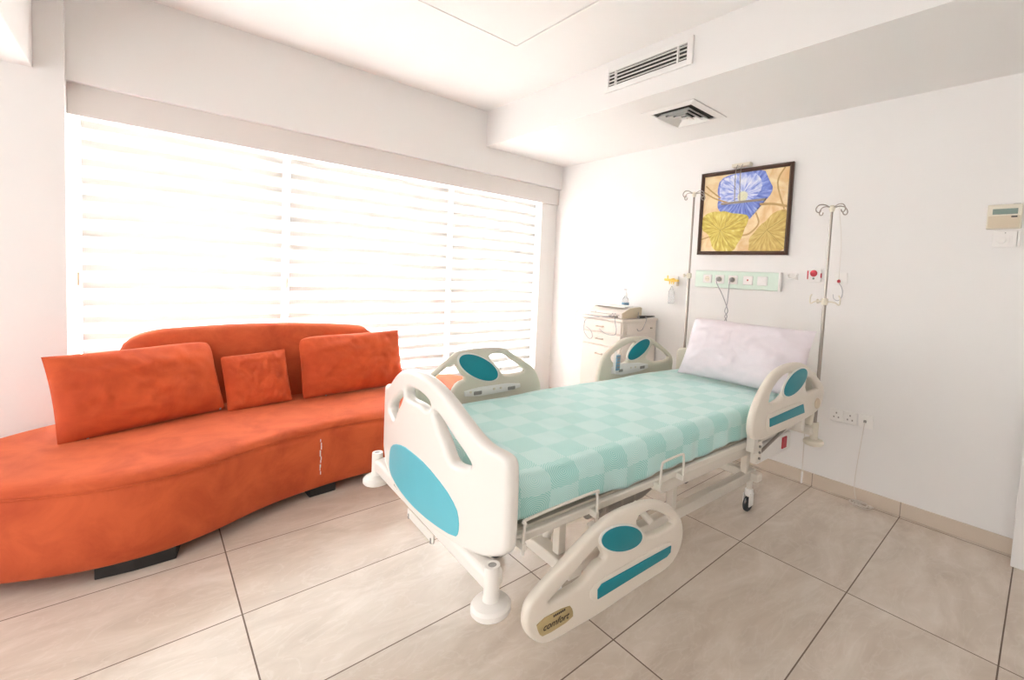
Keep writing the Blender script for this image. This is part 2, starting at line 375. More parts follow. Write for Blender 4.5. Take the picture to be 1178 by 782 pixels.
# ------------------------------------------------------------------ ceiling fittings
e = empty('ceiling_hatch', 'flat white square access panel flush in the high ceiling', 'panel', (-2.02, 2.15, ZC))
obj('panel_board', bx((-.44, -.44, -.008), (.44, .44, -.0005)), M['ceil'], e, smooth=False)
bm = bmesh.new()
for s in (-1, 1):
    box(bm, (s * .452, 0, -.006), (.012, .916, .011)); box(bm, (0, s * .452, -.006), (.892, .012, .011))
obj('panel_trim', bm, M['white'], e, smooth=False)

e = empty('linear_air_grille', 'white slotted linear air grille on the side of the bulkhead', 'air vent', (-.992, 1.95, 2.765))
L2, H2 = .36, .085
bm = bmesh.new()
for s in (-1, 1):
    box(bm, (-.008, s * (L2 - .02), 0), (.016, .04, 2 * H2)); box(bm, (-.008, 0, s * (H2 - .018)), (.016, 2 * L2 - .08, .036))
obj('grille_frame', bm, M['ceil'], e, smooth=False, bevel=.003, seg=2)
obj('duct_shade_sheet', bx((-.0025, -L2 + .04, -H2 + .03), (-.0005, L2 - .04, H2 - .03)), M['ventdk'], e, smooth=False)  # flat dark sheet on the bulkhead, painted shade behind the vanes
for i in range(4):
    z = -.036 + i * .024
    bm = bmesh.new(); box(bm, (-.0095, 0, z), (.011, 2 * L2 - .08, .0032), Matrix.Rotation(.15, 3, 'Y')); obj('vane', bm, M['white'], e, smooth=False)
for y in (-.255, .255): obj('divider', bx((-.018, y - .005, -.05), (-.003, y + .005, .05)), M['white'], e, smooth=False)

e = empty('ceiling_diffuser', 'white square stepped air diffuser in the lowered ceiling over the bed', 'air vent', (-.56, 1.93, ZS), 0)
def ring(a, b, z0, z1, bm):
    # sloping square ring from half-size a at z0 to half-size b at z1
    A = [bm.verts.new((x * a, y * a, z0)) for x, y in ((-1, -1), (1, -1), (1, 1), (-1, 1))]; B = [bm.verts.new((x * b, y * b, z1)) for x, y in ((-1, -1), (1, -1), (1, 1), (-1, 1))]
    A2 = [bm.verts.new(v.co + Vector((0, 0, .003))) for v in A]; B2 = [bm.verts.new(v.co + Vector((0, 0, .003))) for v in B]
    for i in range(4):
        j = (i + 1) % 4
        bm.faces.new((A[i], A[j], B[j], B[i])); bm.faces.new((A2[i], B2[i], B2[j], A2[j])); bm.faces.new((A[i], A2[i], A2[j], A[j])); bm.faces.new((B[i], B[j], B2[j], B2[i]))
bm = bmesh.new(); ring(.22, .165, -.006, -.012, bm); obj('outer_flange', bm, M['ceil'], e, smooth=False)
obj('duct_shade_sheet', bx((-.165, -.165, -.0025), (.165, .165, -.0005)), M['ventdk'], e, smooth=False)  # flat dark sheet under the soffit, painted shade between the blades
for a in (.135, .095, .055):
    bm = bmesh.new(); ring(a, a - .022, -.030, -.006, bm); obj('cone_blade', bm, M['white'], e, smooth=False)
bm = bmesh.new(); ring(.022, .002, -.028, -.026, bm); obj('cone_blade', bm, M['white'], e, smooth=False)

# ------------------------------------------------------------------ sofa
sofa = empty('sofa', 'long curved orange velvet sofa with low backrest on black feet', 'sofa', (-2.7, 3.2, 0))
SO = Vector((-2.7, 3.2, 0))
OUT = [(-4.16, 3.20), (-4.08, 2.98), (-3.93, 2.83), (-3.78, 2.745), (-3.63, 2.68), (-3.48, 2.645), (-3.33, 2.645), (-3.16, 2.695), (-2.94, 2.80), (-2.72, 2.875), (-2.47, 2.91), (-2.2, 2.90), (-1.9, 2.88), (-1.6, 2.93), (-1.38, 3.10), (-1.28, 3.36), (-1.31, 3.60), (-1.42, 3.74), (-1.65, 3.80), (-2.2, 3.80), (-2.8, 3.80), (-3.4, 3.79), (-3.66, 3.74), (-3.86, 3.62), (-4.02, 3.45)]
path = spline([Vector((x, y, 0)) for x, y in OUT], 6, True)
def inset(path, d):
    out = []; n = len(path)
    for i, p in enumerate(path):
        t = (path[(i + 1) % n] - path[i - 1]).normalized(); nn = Vector((-t.y, t.x, 0)); out.append(p + nn * d)
    return out
bm = bmesh.new(); rings = []
prof = [(.05, .055), (.012, .058), (0, .072), (.0, .16), (-.004, .26), (0, .355), (.004, .385), (.010, .392), (.003, .397), (.004, .410), (.020, .428), (.05, .438), (.09, .442), (.14, .444)]
for d, z in prof:
    rings.append([bm.verts.new(p - SO + Vector((0, 0, z + .004 * noise.noise(p * 4 + Vector((0, 0, z * 6)))))) for p in inset(path, d)])
for i in range(len(rings) - 1):
    A, B = rings[i], rings[i + 1]; n = len(A)
    for k in range(n): bm.faces.new((A[k], A[(k + 1) % n], B[(k + 1) % n], B[k]))
bm.faces.new(rings[0]); bm.faces.new(rings[-1][::-1])
obj('seat', bm, M['velvet'], sofa, angle=80)
# stitched piping along the front edge
obj('piping', tube([p - SO + Vector((0, 0, .3935)) for p in inset(path, .004)], .0028, 6, closed=True), M['velvet'], sofa)
# backrest: curved slab with rounded shoulders
bm = bmesh.new(); nx = 60; rows = []
x0, x1 = -3.50, -2.03
for i in range(nx + 1):
    t = i / nx; X = x0 + (x1 - x0) * t
    yc = 3.705 + .05 * (abs(2 * t - 1) ** 2) * 0.6
    e1 = min(t * (x1 - x0), .20); e2 = min((1 - t) * (x1 - x0), .13)
    top = .885 + .06 * math.sin(PI * min(1, t * 1.0 + .05)) ** .6
    top -= .12 * (1 - math.sqrt(max(0, 1 - (1 - e1 / .20) ** 2))) + .13 * (1 - math.sqrt(max(0, 1 - (1 - e2 / .13) ** 2)))
    hw = .085 * min(1, .25 + math.sqrt(max(0, min(e1 / .12, e2 / .12, 1))) * .8)
    ring_ = []
    for k in range(28):
        a = 2 * PI * k / 28; ca, sa = math.cos(a), math.sin(a)
        yy = hw * math.copysign(abs(ca) ** .55, ca); zz = math.copysign(abs(sa) ** .35, sa)
        z = .30 + (top - .30) * (zz + 1) / 2
        ring_.append(bm.verts.new(Vector((X, yc + yy + .06 * (z - .4), z)) - SO))
    rows.append(ring_)
for i in range(nx):
    A, B = rows[i], rows[i + 1]
    for k in range(28): bm.faces.new((A[k], A[(k + 1) % 28], B[(k + 1) % 28], B[k]))
bm.faces.new(rows[0][::-1]); bm.faces.new(rows[-1])
obj('backrest', bm, M['velvet'], sofa, angle=80)
for pts, lab in (([(-3.54, 2.685), (-3.42, 2.665), (-3.28, 2.665), (-3.26, 2.78), (-3.40, 2.79), (-3.52, 2.81)], 1), ([(-2.685, 2.915), (-2.54, 2.925), (-2.545, 3.03), (-2.69, 3.02)], 1), ([(-3.3, 3.55), (-3.1, 3.55), (-3.1, 3.65), (-3.3, 3.65)], 1), ([(-1.75, 3.1), (-1.58, 3.1), (-1.58, 3.22), (-1.75, 3.22)], 1)):
    bm = bmesh.new(); A = [bm.verts.new(Vector((x, y, 0)) - SO) for x, y in pts]; B = [bm.verts.new(Vector((x, y, .062)) - SO) for x, y in pts]
    n = len(pts)
    for k in range(n): bm.faces.new((A[k], A[(k + 1) % n], B[(k + 1) % n], B[k]))
    bm.faces.new(A[::-1]); bm.faces.new(B)
    obj('foot', bm, M['blackw'], sofa, smooth=False, bevel=.004)
# pale worn streak on the front
bm = bmesh.new(); random.seed(3)
for i in range(10):
    z = .15 + .021 * i + random.uniform(-.004, .004); x = -2.635 + random.uniform(-.003, .003)
    box(bm, Vector((x, 2.8855, z)) - SO, (.002 + random.uniform(0, .003), .004, .014 + random.uniform(0, .008)), Matrix.Rotation(.20, 3, 'Z'))
o = obj('worn_streak', bm, M['white'], sofa, smooth=False); o['label'] = 'pale worn streak down the front'

def pillow_mesh(W, H, T, n=28, pinch=.06, seed=0, wr=.006, sag=0, corners=(0, 0, 0, 0)):
    """corners: rounding of bottom-left, bottom-right, top-left, top-right"""
    bm = bmesh.new(); top, bot = {}, {}
    for i in range(n + 1):
        for j in range(n + 1):
            s = -1 + 2 * i / n; t = -1 + 2 * j / n
            # bowed-in edges leave pointed corners
            X = s * W / 2 * (1 - pinch * (1 - t * t) * abs(s) ** 3); Z = t * H / 2 * (1 - pinch * (1 - s * s) * abs(t) ** 3)
            rc_ = corners[(1 if s > 0 else 0) + (2 if t > 0 else 0)] * abs(s * t) ** 5; X *= 1 - rc_; Z *= 1 - rc_ * W / H * .8
            h = T / 2 * (max(0, 1 - abs(s) ** 2.6) ** .55) * (max(0, 1 - abs(t) ** 2.6) ** .55)
            fold = wr * (noise.noise(Vector((s * 3 + seed, t * 3, seed * .7))) + .6 * noise.noise(Vector((s * 9, t * 5 + seed, 2))))
            ed = max(abs(s), abs(t)); h2 = h + fold * (1 - ed ** 8) * 1.2
            dz = -sag * (1 - abs(s)) * (t + 1) / 2 * 0
            top[i, j] = bm.verts.new((X, -h2, Z + dz))
            bot[i, j] = top[i, j] if i in (0, n) or j in (0, n) else bm.verts.new((X, h - fold * .5 * (1 - ed ** 8), Z + dz))
    for i in range(n):
        for j in range(n):
            bm.faces.new((top[i, j], top[i + 1, j], top[i + 1, j + 1], top[i, j + 1])); bm.faces.new((bot[i, j], bot[i, j + 1], bot[i + 1, j + 1], bot[i + 1, j]))
    return bm
def place_frame(o, bl, br, tl, tr, T):
    """lay a pillow on the four corners of its back-leaning rectangle"""
    bl, br, tl, tr = map(Vector, (bl, br, tl, tr))
    c = (bl + br + tl + tr) / 4; x = ((br - bl) + (tr - tl)).normalized(); z = ((tl - bl) + (tr - br)); z = (z - x * z.dot(x)).normalized(); y = z.cross(x)
    R = Matrix((x, y, z)).transposed().to_4x4(); R.translation = c
    return R, ((br - bl).length + (tr - tl).length) / 2, ((tl - bl).length + (tr - br).length) / 2
def cushion(corners, T, label, seed, pulls, group, rnd=(0, 0, 0, 0)):
    R, W, H = place_frame(None, *corners, T)
    e = empty('sofa_cushion', label, 'cushion', (0, 0, 0), 0, group)
    e.matrix_world = R
    c = obj('cushion_cover', pillow_mesh(W * 1.03, H * 1.05, T, 40, .03, seed, .013, corners=rnd), M['velvet2'], e, angle=60)
    pts = [(W * .5 * s * .97, 0, -H * .5 * .985) for s in (-1, -.5, 0, .5, 1)]
    obj('zip_seam', tube([(p[0], .0, -H * .5 * (1.04 - .05 * (1 - (p[0] / W * 2) ** 2)) + .002) for p in pts], .003, 6, sub=4), M['velvet2'], e)
    for px_ in pulls:
        b = bmesh.new(); box(b, (px_ * W, -.006, -H * .5 * .99), (.008, .005, .022), Matrix.Rotation(.3, 3, 'Y')); obj('zip_pull', b, M['chrome'], e, bevel=.001, seg=1)
    return e
cushion([(-3.66, 3.245, .455), (-3.02, 3.475, .455), (-3.765, 3.40, .83), (-3.10, 3.60, .862)], .19, 'large orange velvet cushion leaning at the left end of the sofa', 1.3, (-.36, .47), 'orange sofa cushions', (.01, .02, 0, .07))
cushion([(-2.975, 3.43, .45), (-2.665, 3.46, .455), (-3.075, 3.54, .745), (-2.70, 3.565, .78)], .11, 'small square orange cushion between the two large ones', 4.1, (-.42,), 'orange sofa cushions', (.02, .02, .02, 0))
cushion([(-2.60, 3.475, .455), (-1.90, 3.50, .455), (-2.60, 3.595, .845), (-1.90, 3.62, .865)], .18, 'large orange velvet cushion at the right end of the sofa, nearest the bed', 7.7, (-.30,), 'orange sofa cushions', (.03, .02, .08, 0))

# ------------------------------------------------------------------ hospital bed (local x = foot to head, local y = near to far side)
HEAD_RAIL = [(1.344, 0.698), (1.346, 0.756), (1.387, 0.833), (1.464, 0.909), (1.559, 0.964), (1.692, 0.985), (1.854, 0.980), (1.962, 0.941), (2.154, 0.838), (2.205, 0.785), (2.179, 0.716), (2.154, 0.673), (2.002, 0.653), (1.777, 0.638), (1.529, 0.634), (1.416, 0.641), (1.359, 0.663)]
HEAD_RAIL_HOLE_A = [(1.513, 0.809), (1.527, 0.868), (1.615, 0.919), (1.713, 0.934), (1.756, 0.914), (1.697, 0.875), (1.678, 0.836), (1.608, 0.810)]
HEAD_RAIL_HOLE_B = [(1.951, 0.893), (2.102, 0.808), (2.034, 0.804), (1.989, 0.798), (1.949, 0.806), (1.924, 0.846)]
HEAD_RAIL_OVAL = [(1.768, 0.884), (1.883, 0.941), (1.668, 0.825), (1.690, 0.911), (1.851, 0.851)]
HEAD_RAIL_STRIP = [(1.506, 0.735), (1.890, 0.749), (1.914, 0.698), (1.513, 0.693)]
FOOT_RAIL = [(0.058, 0.430), (0.064, 0.469), (0.092, 0.494), (0.162, 0.528), (0.260, 0.579), (0.330, 0.610), (0.394, 0.627), (0.506, 0.626), (0.599, 0.612), (0.684, 0.575), (0.761, 0.510), (0.790, 0.444), (0.783, 0.389), (0.759, 0.353), (0.709, 0.322), (0.562, 0.323), (0.445, 0.318), (0.327, 0.314), (0.230, 0.320), (0.164, 0.322), (0.121, 0.333), (0.084, 0.367), (0.063, 0.403)]
FOOT_RAIL_GAP = [(0.144, 0.452), (0.197, 0.454), (0.269, 0.456), (0.289, 0.467), (0.316, 0.489), (0.356, 0.492), (0.338, 0.526), (0.323, 0.543), (0.278, 0.522), (0.233, 0.496), (0.183, 0.471)]
FOOT_RAIL_HANDLE = [(0.514, 0.558), (0.532, 0.581), (0.602, 0.573), (0.705, 0.508), (0.702, 0.487), (0.578, 0.492), (0.555, 0.522)]
FOOT_RAIL_OVAL = [(0.427, 0.540), (0.530, 0.509), (0.333, 0.568), (0.426, 0.583), (0.428, 0.497)]
FOOT_RAIL_STRIP = [(0.328, 0.411), (0.344, 0.423), (0.699, 0.416), (0.698, 0.392), (0.677, 0.383), (0.330, 0.380)]
FOOT_RAIL_STRIPRIM = [(0.294, 0.416), (0.323, 0.441), (0.697, 0.436), (0.712, 0.414), (0.709, 0.377), (0.679, 0.366), (0.329, 0.368), (0.300, 0.391)]
FOOT_STICKER = [(0.092, 0.418), (0.213, 0.414), (0.229, 0.391), (0.231, 0.364), (0.120, 0.362), (0.104, 0.379)]
FAR_FOOT_RAIL = [(0.159, 0.812), (0.182, 0.847), (0.253, 0.893), (0.300, 0.932), (0.352, 0.970), (0.394, 0.988), (0.491, 0.992), (0.605, 0.988), (0.650, 0.976), (0.710, 0.938), (0.801, 0.885), (0.845, 0.846), (0.877, 0.791), (0.891, 0.736), (0.894, 0.688)]
FAR_FOOT_HOLE_A = [(0.271, 0.878), (0.351, 0.925), (0.367, 0.918), (0.379, 0.884), (0.422, 0.843), (0.373, 0.829), (0.353, 0.801), (0.333, 0.758), (0.266, 0.738), (0.224, 0.784), (0.227, 0.837)]
FAR_FOOT_HOLE_B = [(0.546, 0.941), (0.570, 0.958), (0.632, 0.951), (0.672, 0.925), (0.768, 0.860), (0.762, 0.841), (0.644, 0.839), (0.621, 0.859), (0.597, 0.894)]
FAR_FOOT_OVAL = [(0.481, 0.896), (0.377, 0.954), (0.593, 0.836), (0.505, 0.940), (0.457, 0.851)]
FAR_FOOT_PANEL = [(0.408, 0.796), (0.737, 0.794), (0.743, 0.754), (0.410, 0.747), (0.472, 0.758), (0.674, 0.758)]
FAR_HEAD_RAIL = [(1.331, 0.738), (1.351, 0.829), (1.391, 0.888), (1.487, 0.952), (1.590, 0.987), (1.713, 0.988), (1.817, 0.978), (1.902, 0.943), (2.082, 0.842), (2.109, 0.794), (2.102, 0.722), (2.100, 0.667)]
FAR_HEAD_HOLE_A = [(1.443, 0.860), (1.458, 0.883), (1.547, 0.924), (1.653, 0.954), (1.679, 0.944), (1.644, 0.917), (1.611, 0.870), (1.615, 0.829), (1.580, 0.816), (1.509, 0.814), (1.474, 0.826)]
FAR_HEAD_HOLE_B = [(1.856, 0.920), (1.877, 0.919), (2.055, 0.826), (2.043, 0.800), (1.902, 0.795), (1.819, 0.819), (1.791, 0.839), (1.815, 0.863)]
FAR_HEAD_OVAL = [(1.706, 0.900), (1.801, 0.961), (1.610, 0.841), (1.657, 0.928), (1.757, 0.871)]
FAR_HEAD_PANEL = [(1.447, 0.824), (1.809, 0.802), (1.814, 0.750), (1.448, 0.740), (1.528, 0.752), (1.729, 0.755)]
REMOTE = [(1.451, 0.899), (1.511, 0.889), (1.500, 0.751), (1.449, 0.756)]
BX, BY, BA = -2.687, 1.011, 0.038
bed = empty('hospital_bed', 'cream adjustable hospital bed with teal inlays and one side rail folded down', 'bed', (BX, BY, 0), -BA)
def bedpart(name, bm, m, **k): return obj(name, bm, m, k.pop('parent', bed), **k)
def bow(v): return -.0 + .05 - .065 * (1 - ((v - .475) / .495) ** 2)
def bowed(name, bm, m, parent, off=0, sgn=1, base=0):
    """plate drawn in (width, height), bent into the bow of the board"""
    for v in [x * .03 for x in range(-2, 36)]:
        bmesh.ops.bisect_plane(bm, geom=bm.verts[:] + bm.edges[:] + bm.faces[:], plane_co=(v, 0, 0), plane_no=(1, 0, 0))
    for v in bm.verts: v.co = Vector((base + sgn * (bow(v.co.x) + off - .0) + v.co.z, v.co.x, v.co.y))
    return obj(name, bm, m, parent, angle=50)
CB = .475
half = [(0, 1.022), (.10, 1.017), (.20, .985), (.29, .935), (.36, .895), (.41, .879), (.455, .877), (.485, .866), (.495, .835), (.497, .62), (.488, .595), (.46, .575), (.38, .545), (.2, .532), (0, .528)]
outl = [(CB - d, z) for d, z in half] + [(CB + d, z) for d, z in half[-2:0:-1]]
handle = [(CB - .115, .928), (CB - .09, .95), (CB, .963), (CB + .09, .95), (CB + .115, .928), (CB + .09, .908), (CB, .916), (CB - .09, .908)]
slot = [(.12 + .005, .915), (.15, .922), (.19, .905), (.26, .862), (.315, .832), (.345, .805), (.325, .792), (.25, .782), (.225, .80), (.20, .835), (.155, .875)]
holes = [handle, [(CB - d, z) for d, z in slot], [(CB + d, z) for d, z in slot]]
fb = bowed('footboard', plate_mesh(outl, holes, .044, .016, 2), M['fbplastic'], bed)
inl = [(-.30, .625), (-.285, .66), (-.22, .70), (-.10, .733), (0, .738), (.10, .733), (.22, .70), (.285, .66), (.30, .60), (.285, .565), (.15, .556), (0, .553), (-.15, .556), (-.285, .565), (-.30, .585)]
o = bowed('inlay_panel', plate_mesh([(CB + a, b) for a, b in inl], (), .006, .0015, 1), M['teallt'], fb, off=-.0215)
o['label'] = 'pale teal lens-shaped inlay'
# headboard: same family, lower, mostly behind the pillow
outh = [(CB - d, .88 + (z - .88) * .6 if z > .88 else z) for d, z in [(0, .97), (.2, .955), (.36, .905), (.45, .895), (.485, .875), (.492, .84), (.492, .58), (.47, .56), (.2, .56), (0, .56)]]
outh = outh + [(2 * CB - a, b) for a, b in outh[-2:0:-1]]
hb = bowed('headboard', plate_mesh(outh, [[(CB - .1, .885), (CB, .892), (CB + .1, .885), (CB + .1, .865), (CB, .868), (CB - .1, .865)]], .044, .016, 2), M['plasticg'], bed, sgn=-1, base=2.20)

def rail(name, outline, holes, y, inward, oval, strips, panel, rim=None, m='plastic', lab=None, th=.036):
    """side rail plate in a vertical plane; inlays sit on the face the photo shows"""
    grow = []; gk = 1.12 if y < .5 else 1.02
    for h_ in holes:
        gx = sum(p[0] for p in h_) / len(h_); gz = sum(p[1] for p in h_) / len(h_)
        grow.append([(gx + (p[0] - gx) * gk, gz + (p[1] - gz) * gk) for p in h_])
    r = obj(name, stand(plate_mesh(outline, grow, th, .014, 2, hs=1), y), M[m], bed, angle=50)
    f = y + inward * (th / 2 + .0005)
    if rim: obj('inlay_rim', stand(plate_mesh(rim, (), .006, .0025, 2), f), M[m], r)
    if oval:
        c, p, q = oval
        obj('oval_rim', stand(plate_mesh(ellipse(c, (p[0] * 1.09, p[1] * 1.09), (q[0] * 1.13, q[1] * 1.13)), (), .008, .003, 0), f), M['fbplastic'], r)
        o = obj('oval_inlay', stand(plate_mesh(ellipse(c, p, q), (), .008, .0015, 0), f + inward * .003), M['teal'], r); o['label'] = 'teal oval inlay'
    for s in strips:
        o = obj('strip_inlay', stand(plate_mesh(s, (), .008, .0015, 0), f + inward * .003), M['teal'], r); o['label'] = 'teal strip inlay'
    if panel:
        pc = obj('control_panel', stand(plate_mesh(panel, (), .010, .003, 1), f), M['white'], r)
        x0_, x1_ = min(p[0] for p in panel), max(p[0] for p in panel); z_ = sum(p[1] for p in panel) / len(panel)
        for t in (.22, .82):
            xx = x0_ + (x1_ - x0_) * t; obj('button_cluster', bx((xx - .022, f + inward * .003, z_ - .014), (xx + .022, f + inward * .010, z_ + .004)), M['grey'], pc, bevel=.002, seg=1)
        for t in (.1, .5, .62): obj('indicator', lathe([(.006, -.004), (.006, .004)], 12, c=(x0_ + (x1_ - x0_) * t, f + inward * .005, z_ + .004), axis='y'), M['cream'], pc)
    return r
def ov(T, ky=1.0):
    c = T[0]; a, b, d, e_ = T[1], T[2], T[3], T[4]
    p = ((a[0] - b[0]) / 2, (a[1] - b[1]) / 2); q = ((d[0] - e_[0]) / 2, (d[1] - e_[1]) / 2)
    return (((a[0] + b[0]) / 2, (a[1] + b[1]) / 2), p, q)
# near side, head: raised
r1 = rail('side_rail', HEAD_RAIL, [HEAD_RAIL_HOLE_A, HEAD_RAIL_HOLE_B], -.03, -1, ov(HEAD_RAIL_OVAL), [HEAD_RAIL_STRIP], None,
          rim=[(1.47, .745), (1.50, .762), (1.90, .768), (1.93, .745), (1.935, .690), (1.90, .675), (1.50, .670), (1.475, .69)])
obj('pivot_cap', lathe([(.026, -.008), (.030, -.004), (.030, .004), (.012, .006)], 24, c=(2.09, -.050, .722), axis='y'), M['beige'], r1)
# near side, foot: folded down
r2 = rail('side_rail', FOOT_RAIL, [FOOT_RAIL_GAP, FOOT_RAIL_HANDLE], -.07, -1, ov(FOOT_RAIL_OVAL), [FOOT_RAIL_STRIP], None, rim=FOOT_RAIL_STRIPRIM)
r2['label'] = 'side rail folded down below the mattress'
lb = obj('name_label', stand(plate_mesh(FOOT_STICKER, (), .004, .001, 1), -.0895), M['gold'], r2); lb['label'] = 'gold label with dark script'
tm = text_mesh('comfort', .029)
for v in tm.verts: v.co = Vector((v.co.x + .163, -.0925 + v.co.z * .5, v.co.y + .387 + (v.co.x) * -.06))
obj('script', tm, M['ink'], r2, smooth=False)
bm = bmesh.new()
for i in range(7): box(bm, (.155 + i * .0065, -.0925, .4085), (.0045, .001, .006))
obj('print', bm, M['ink'], r2, smooth=False)
# far side
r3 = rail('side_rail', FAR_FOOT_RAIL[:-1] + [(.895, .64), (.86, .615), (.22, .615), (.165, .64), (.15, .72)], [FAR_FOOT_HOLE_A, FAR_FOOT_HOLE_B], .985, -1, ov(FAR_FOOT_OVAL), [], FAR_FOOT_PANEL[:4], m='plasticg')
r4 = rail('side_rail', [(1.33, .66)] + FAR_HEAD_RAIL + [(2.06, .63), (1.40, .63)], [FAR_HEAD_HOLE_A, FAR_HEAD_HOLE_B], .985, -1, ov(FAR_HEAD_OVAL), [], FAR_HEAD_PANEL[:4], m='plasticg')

# mattress platform (four sections) and frame
bm = bx((.10, .03, .576), (2.10, .055, .604)); bx((.10, .895, .576), (2.10, .92, .604), bm); bx((.10, .055, .576), (.13, .895, .604), bm); bx((2.07, .055, .576), (2.10, .895, .604), bm)
for x in (.62, 1.05, 1.5): bx((x, .055, .56), (x + .03, .895, .59), bm)
bedpart('platform_frame', bm, M['frame'], smooth=False, bevel=.006)
for a, b in ((.11, .615), (.635, 1.05), (1.07, 1.49), (1.53, 2.09)):
    bedpart('platform_deck', bx((a, .06, .597), (b, .89, .607)), M['plasticg'], smooth=False, bevel=.002)
# foot end bar with corner bumpers
def bar(x, z0, z1, y0, y1, wx=.05): return bx((x - wx / 2, y0, z0), (x + wx / 2, y1, z1))
fbar = bedpart('foot_bar', bar(.012, .495, .55, .0, .956, .06), M['fbplastic'], smooth=True, bevel=.016, seg=4)
obj('name_holder', bx((-.024, .33, .476), (-.018, .55, .505)), M['fbplastic'], fbar, bevel=.002)
for yy in (.345, .535): obj('holder_pin', bx((-.027, yy - .003, .474), (-.019, yy + .001, .492)), M['grey'], fbar, smooth=False)
bm = bmesh.new(); random.seed(5)
for i in range(6): box(bm, (-.0185, .70 - i * .010, .535 + random.uniform(-.003, .003)), (.001, .006, .010 + random.uniform(-.004, .004)))
obj('print', bm, M['grey'], fbar, smooth=False)
bedpart('head_bar', bar(2.21, .495, .55, .0, .956, .06), M['frame'], bevel=.016, seg=4)
for (x, y) in ((0, 0), (0, .956), (2.22, 0), (2.22, .956)):
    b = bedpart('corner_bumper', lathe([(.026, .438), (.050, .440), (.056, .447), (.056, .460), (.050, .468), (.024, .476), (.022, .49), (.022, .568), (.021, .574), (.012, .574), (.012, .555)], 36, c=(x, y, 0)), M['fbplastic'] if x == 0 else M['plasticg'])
    obj('socket_liner', lathe([(.004, .545), (.0118, .546), (.0118, .573)], 20, c=(x, y, 0)), M['grey'], b)
# struts joining boards to the frame
for (x, xx) in ((.04, .10), (2.10, 2.17)):
    for y in (.20, .75): bedpart('board_bracket', bx((x, y - .02, .53), (xx, y + .02, .57)), M['frame'], smooth=False, bevel=.004)
# bent-wire mattress retainers on the near edge
def wire(x0, x1, y, z0, z1): return tube([(x0 - .002, y, z0), (x0, y, z1 - .03), (x0 + .004, y, z1 - .012), (x0 + .018, y, z1), (x1 - .018, y, z1 + .004), (x1 - .004, y, z1 - .008), (x1, y, z1 - .03), (x1 + .002, y, z0 + .0)], .0048, 8, sub=4)
bedpart('mattress_retainer', wire(.105, .402, .002, .56, .665), M['frame'])
bedpart('mattress_retainer', wire(.742, .888, .002, .585, .682), M['frame'])
for x in (.105, .402, .742, .888): bedpart('retainer_clip', bx((x - .007, -.004, .574), (x + .007, .032, .596)), M['frame'], bevel=.003)
# undercarriage
bm = bx((.50, .245, .185), (2.03, .295, .245)); bedpart('base_beam', bm, M['frame'], smooth=False, bevel=.006)
bedpart('base_beam', bx((.50, .66, .185), (2.03, .71, .245)), M['frame'], smooth=False, bevel=.006)
bedpart('base_crossbar', bx((.49, .22, .19), (.56, .74, .24)), M['frame'], smooth=False, bevel=.008)
bedpart('base_crossbar', bx((1.96, .20, .19), (2.02, .76, .24)), M['frame'], smooth=False, bevel=.008)
bedpart('lift_arm', tube([(.56, .46, .215), (.60, .46, .40), (.80, .46, .56)], .022, 12), M['frame'])
for (x, y) in ((.525, .33), (1.20, .27), (1.93, .27), (.525, .64), (1.32, .68)):
    bm = bx((x - .02, y - .02, .245), (x + .02, y + .02, .555)); bedpart('lift_column', bm, M['frame'], smooth=False, bevel=.006)
bedpart('sub_frame_beam', bx((.84, .065, .505), (2.0, .15, .572)), M['frame'], smooth=False, bevel=.005)
bedpart('sub_frame_beam', bx((.60, .76, .50), (2.0, .80, .55)), M['frame'], smooth=False, bevel=.005)
mo = bedpart('lift_motor', tube([(.58, .24, .432), (.66, .24, .435), (.68, .24, .436), (.90, .24, .440), (.98, .24, .442)], [.026, .026, .040, .040, .024], 20), M['dkframe'])
for x in (.66, .75, .83): obj('motor_ring', lathe([(.034, -.010), (.044, -.008), (.044, .008), (.034, .010)], 20, c=(x, .24, .437), axis='x'), M['chrome'], mo)
bedpart('rail_pivot', lathe([(.030, -.05), (.032, -.045), (.032, .03), (.014, .034), (.014, .05)], 20, c=(.405, .03, .455), axis='x'), M['frame'])
bedpart('rail_pivot_arm', tube([(.40, .03, .55), (.405, -.045, .47)], .013, 10), M['frame'])
bedpart('rail_pivot_arm', tube([(.62, .03, .55), (.64, -.045, .50)], .013, 10), M['frame'])
for x in (1.47, 2.02): bedpart('rail_pivot_arm', bx((x - .02, -.012, .56), (x + .02, .03, .66)), M['frame'], bevel=.004)
for x in (.35, .72, 1.5, 1.95): bedpart('rail_pivot_arm', bx((x - .02, .92, .56), (x + .02, .966, .64)), M['frame'], bevel=.004)
bracket = bedpart('head_bracket', bx((1.50, .0, .49), (1.56, .03, .60)), M['frame'], bevel=.005)
for z in (.515, .545, .575): obj('bolt', lathe([(.006, -.004), (.006, .004)], 10, c=(1.53, -.003, z), axis='y'), M['dkframe'], bracket)
bedpart('gas_strut', tube([(1.56, .02, .52), (1.86, .02, .60)], .008, 10), M['chrome'])
cp = bedpart('foot_control_box', bx((1.62, .05, .44), (2.02, .09, .545)), M['white'], bevel=.01)
o = obj('red_switch', bx((1.90, .044, .465), (1.955, .052, .53)), M['red'], cp, bevel=.003); o['label'] = 'small red rocker'
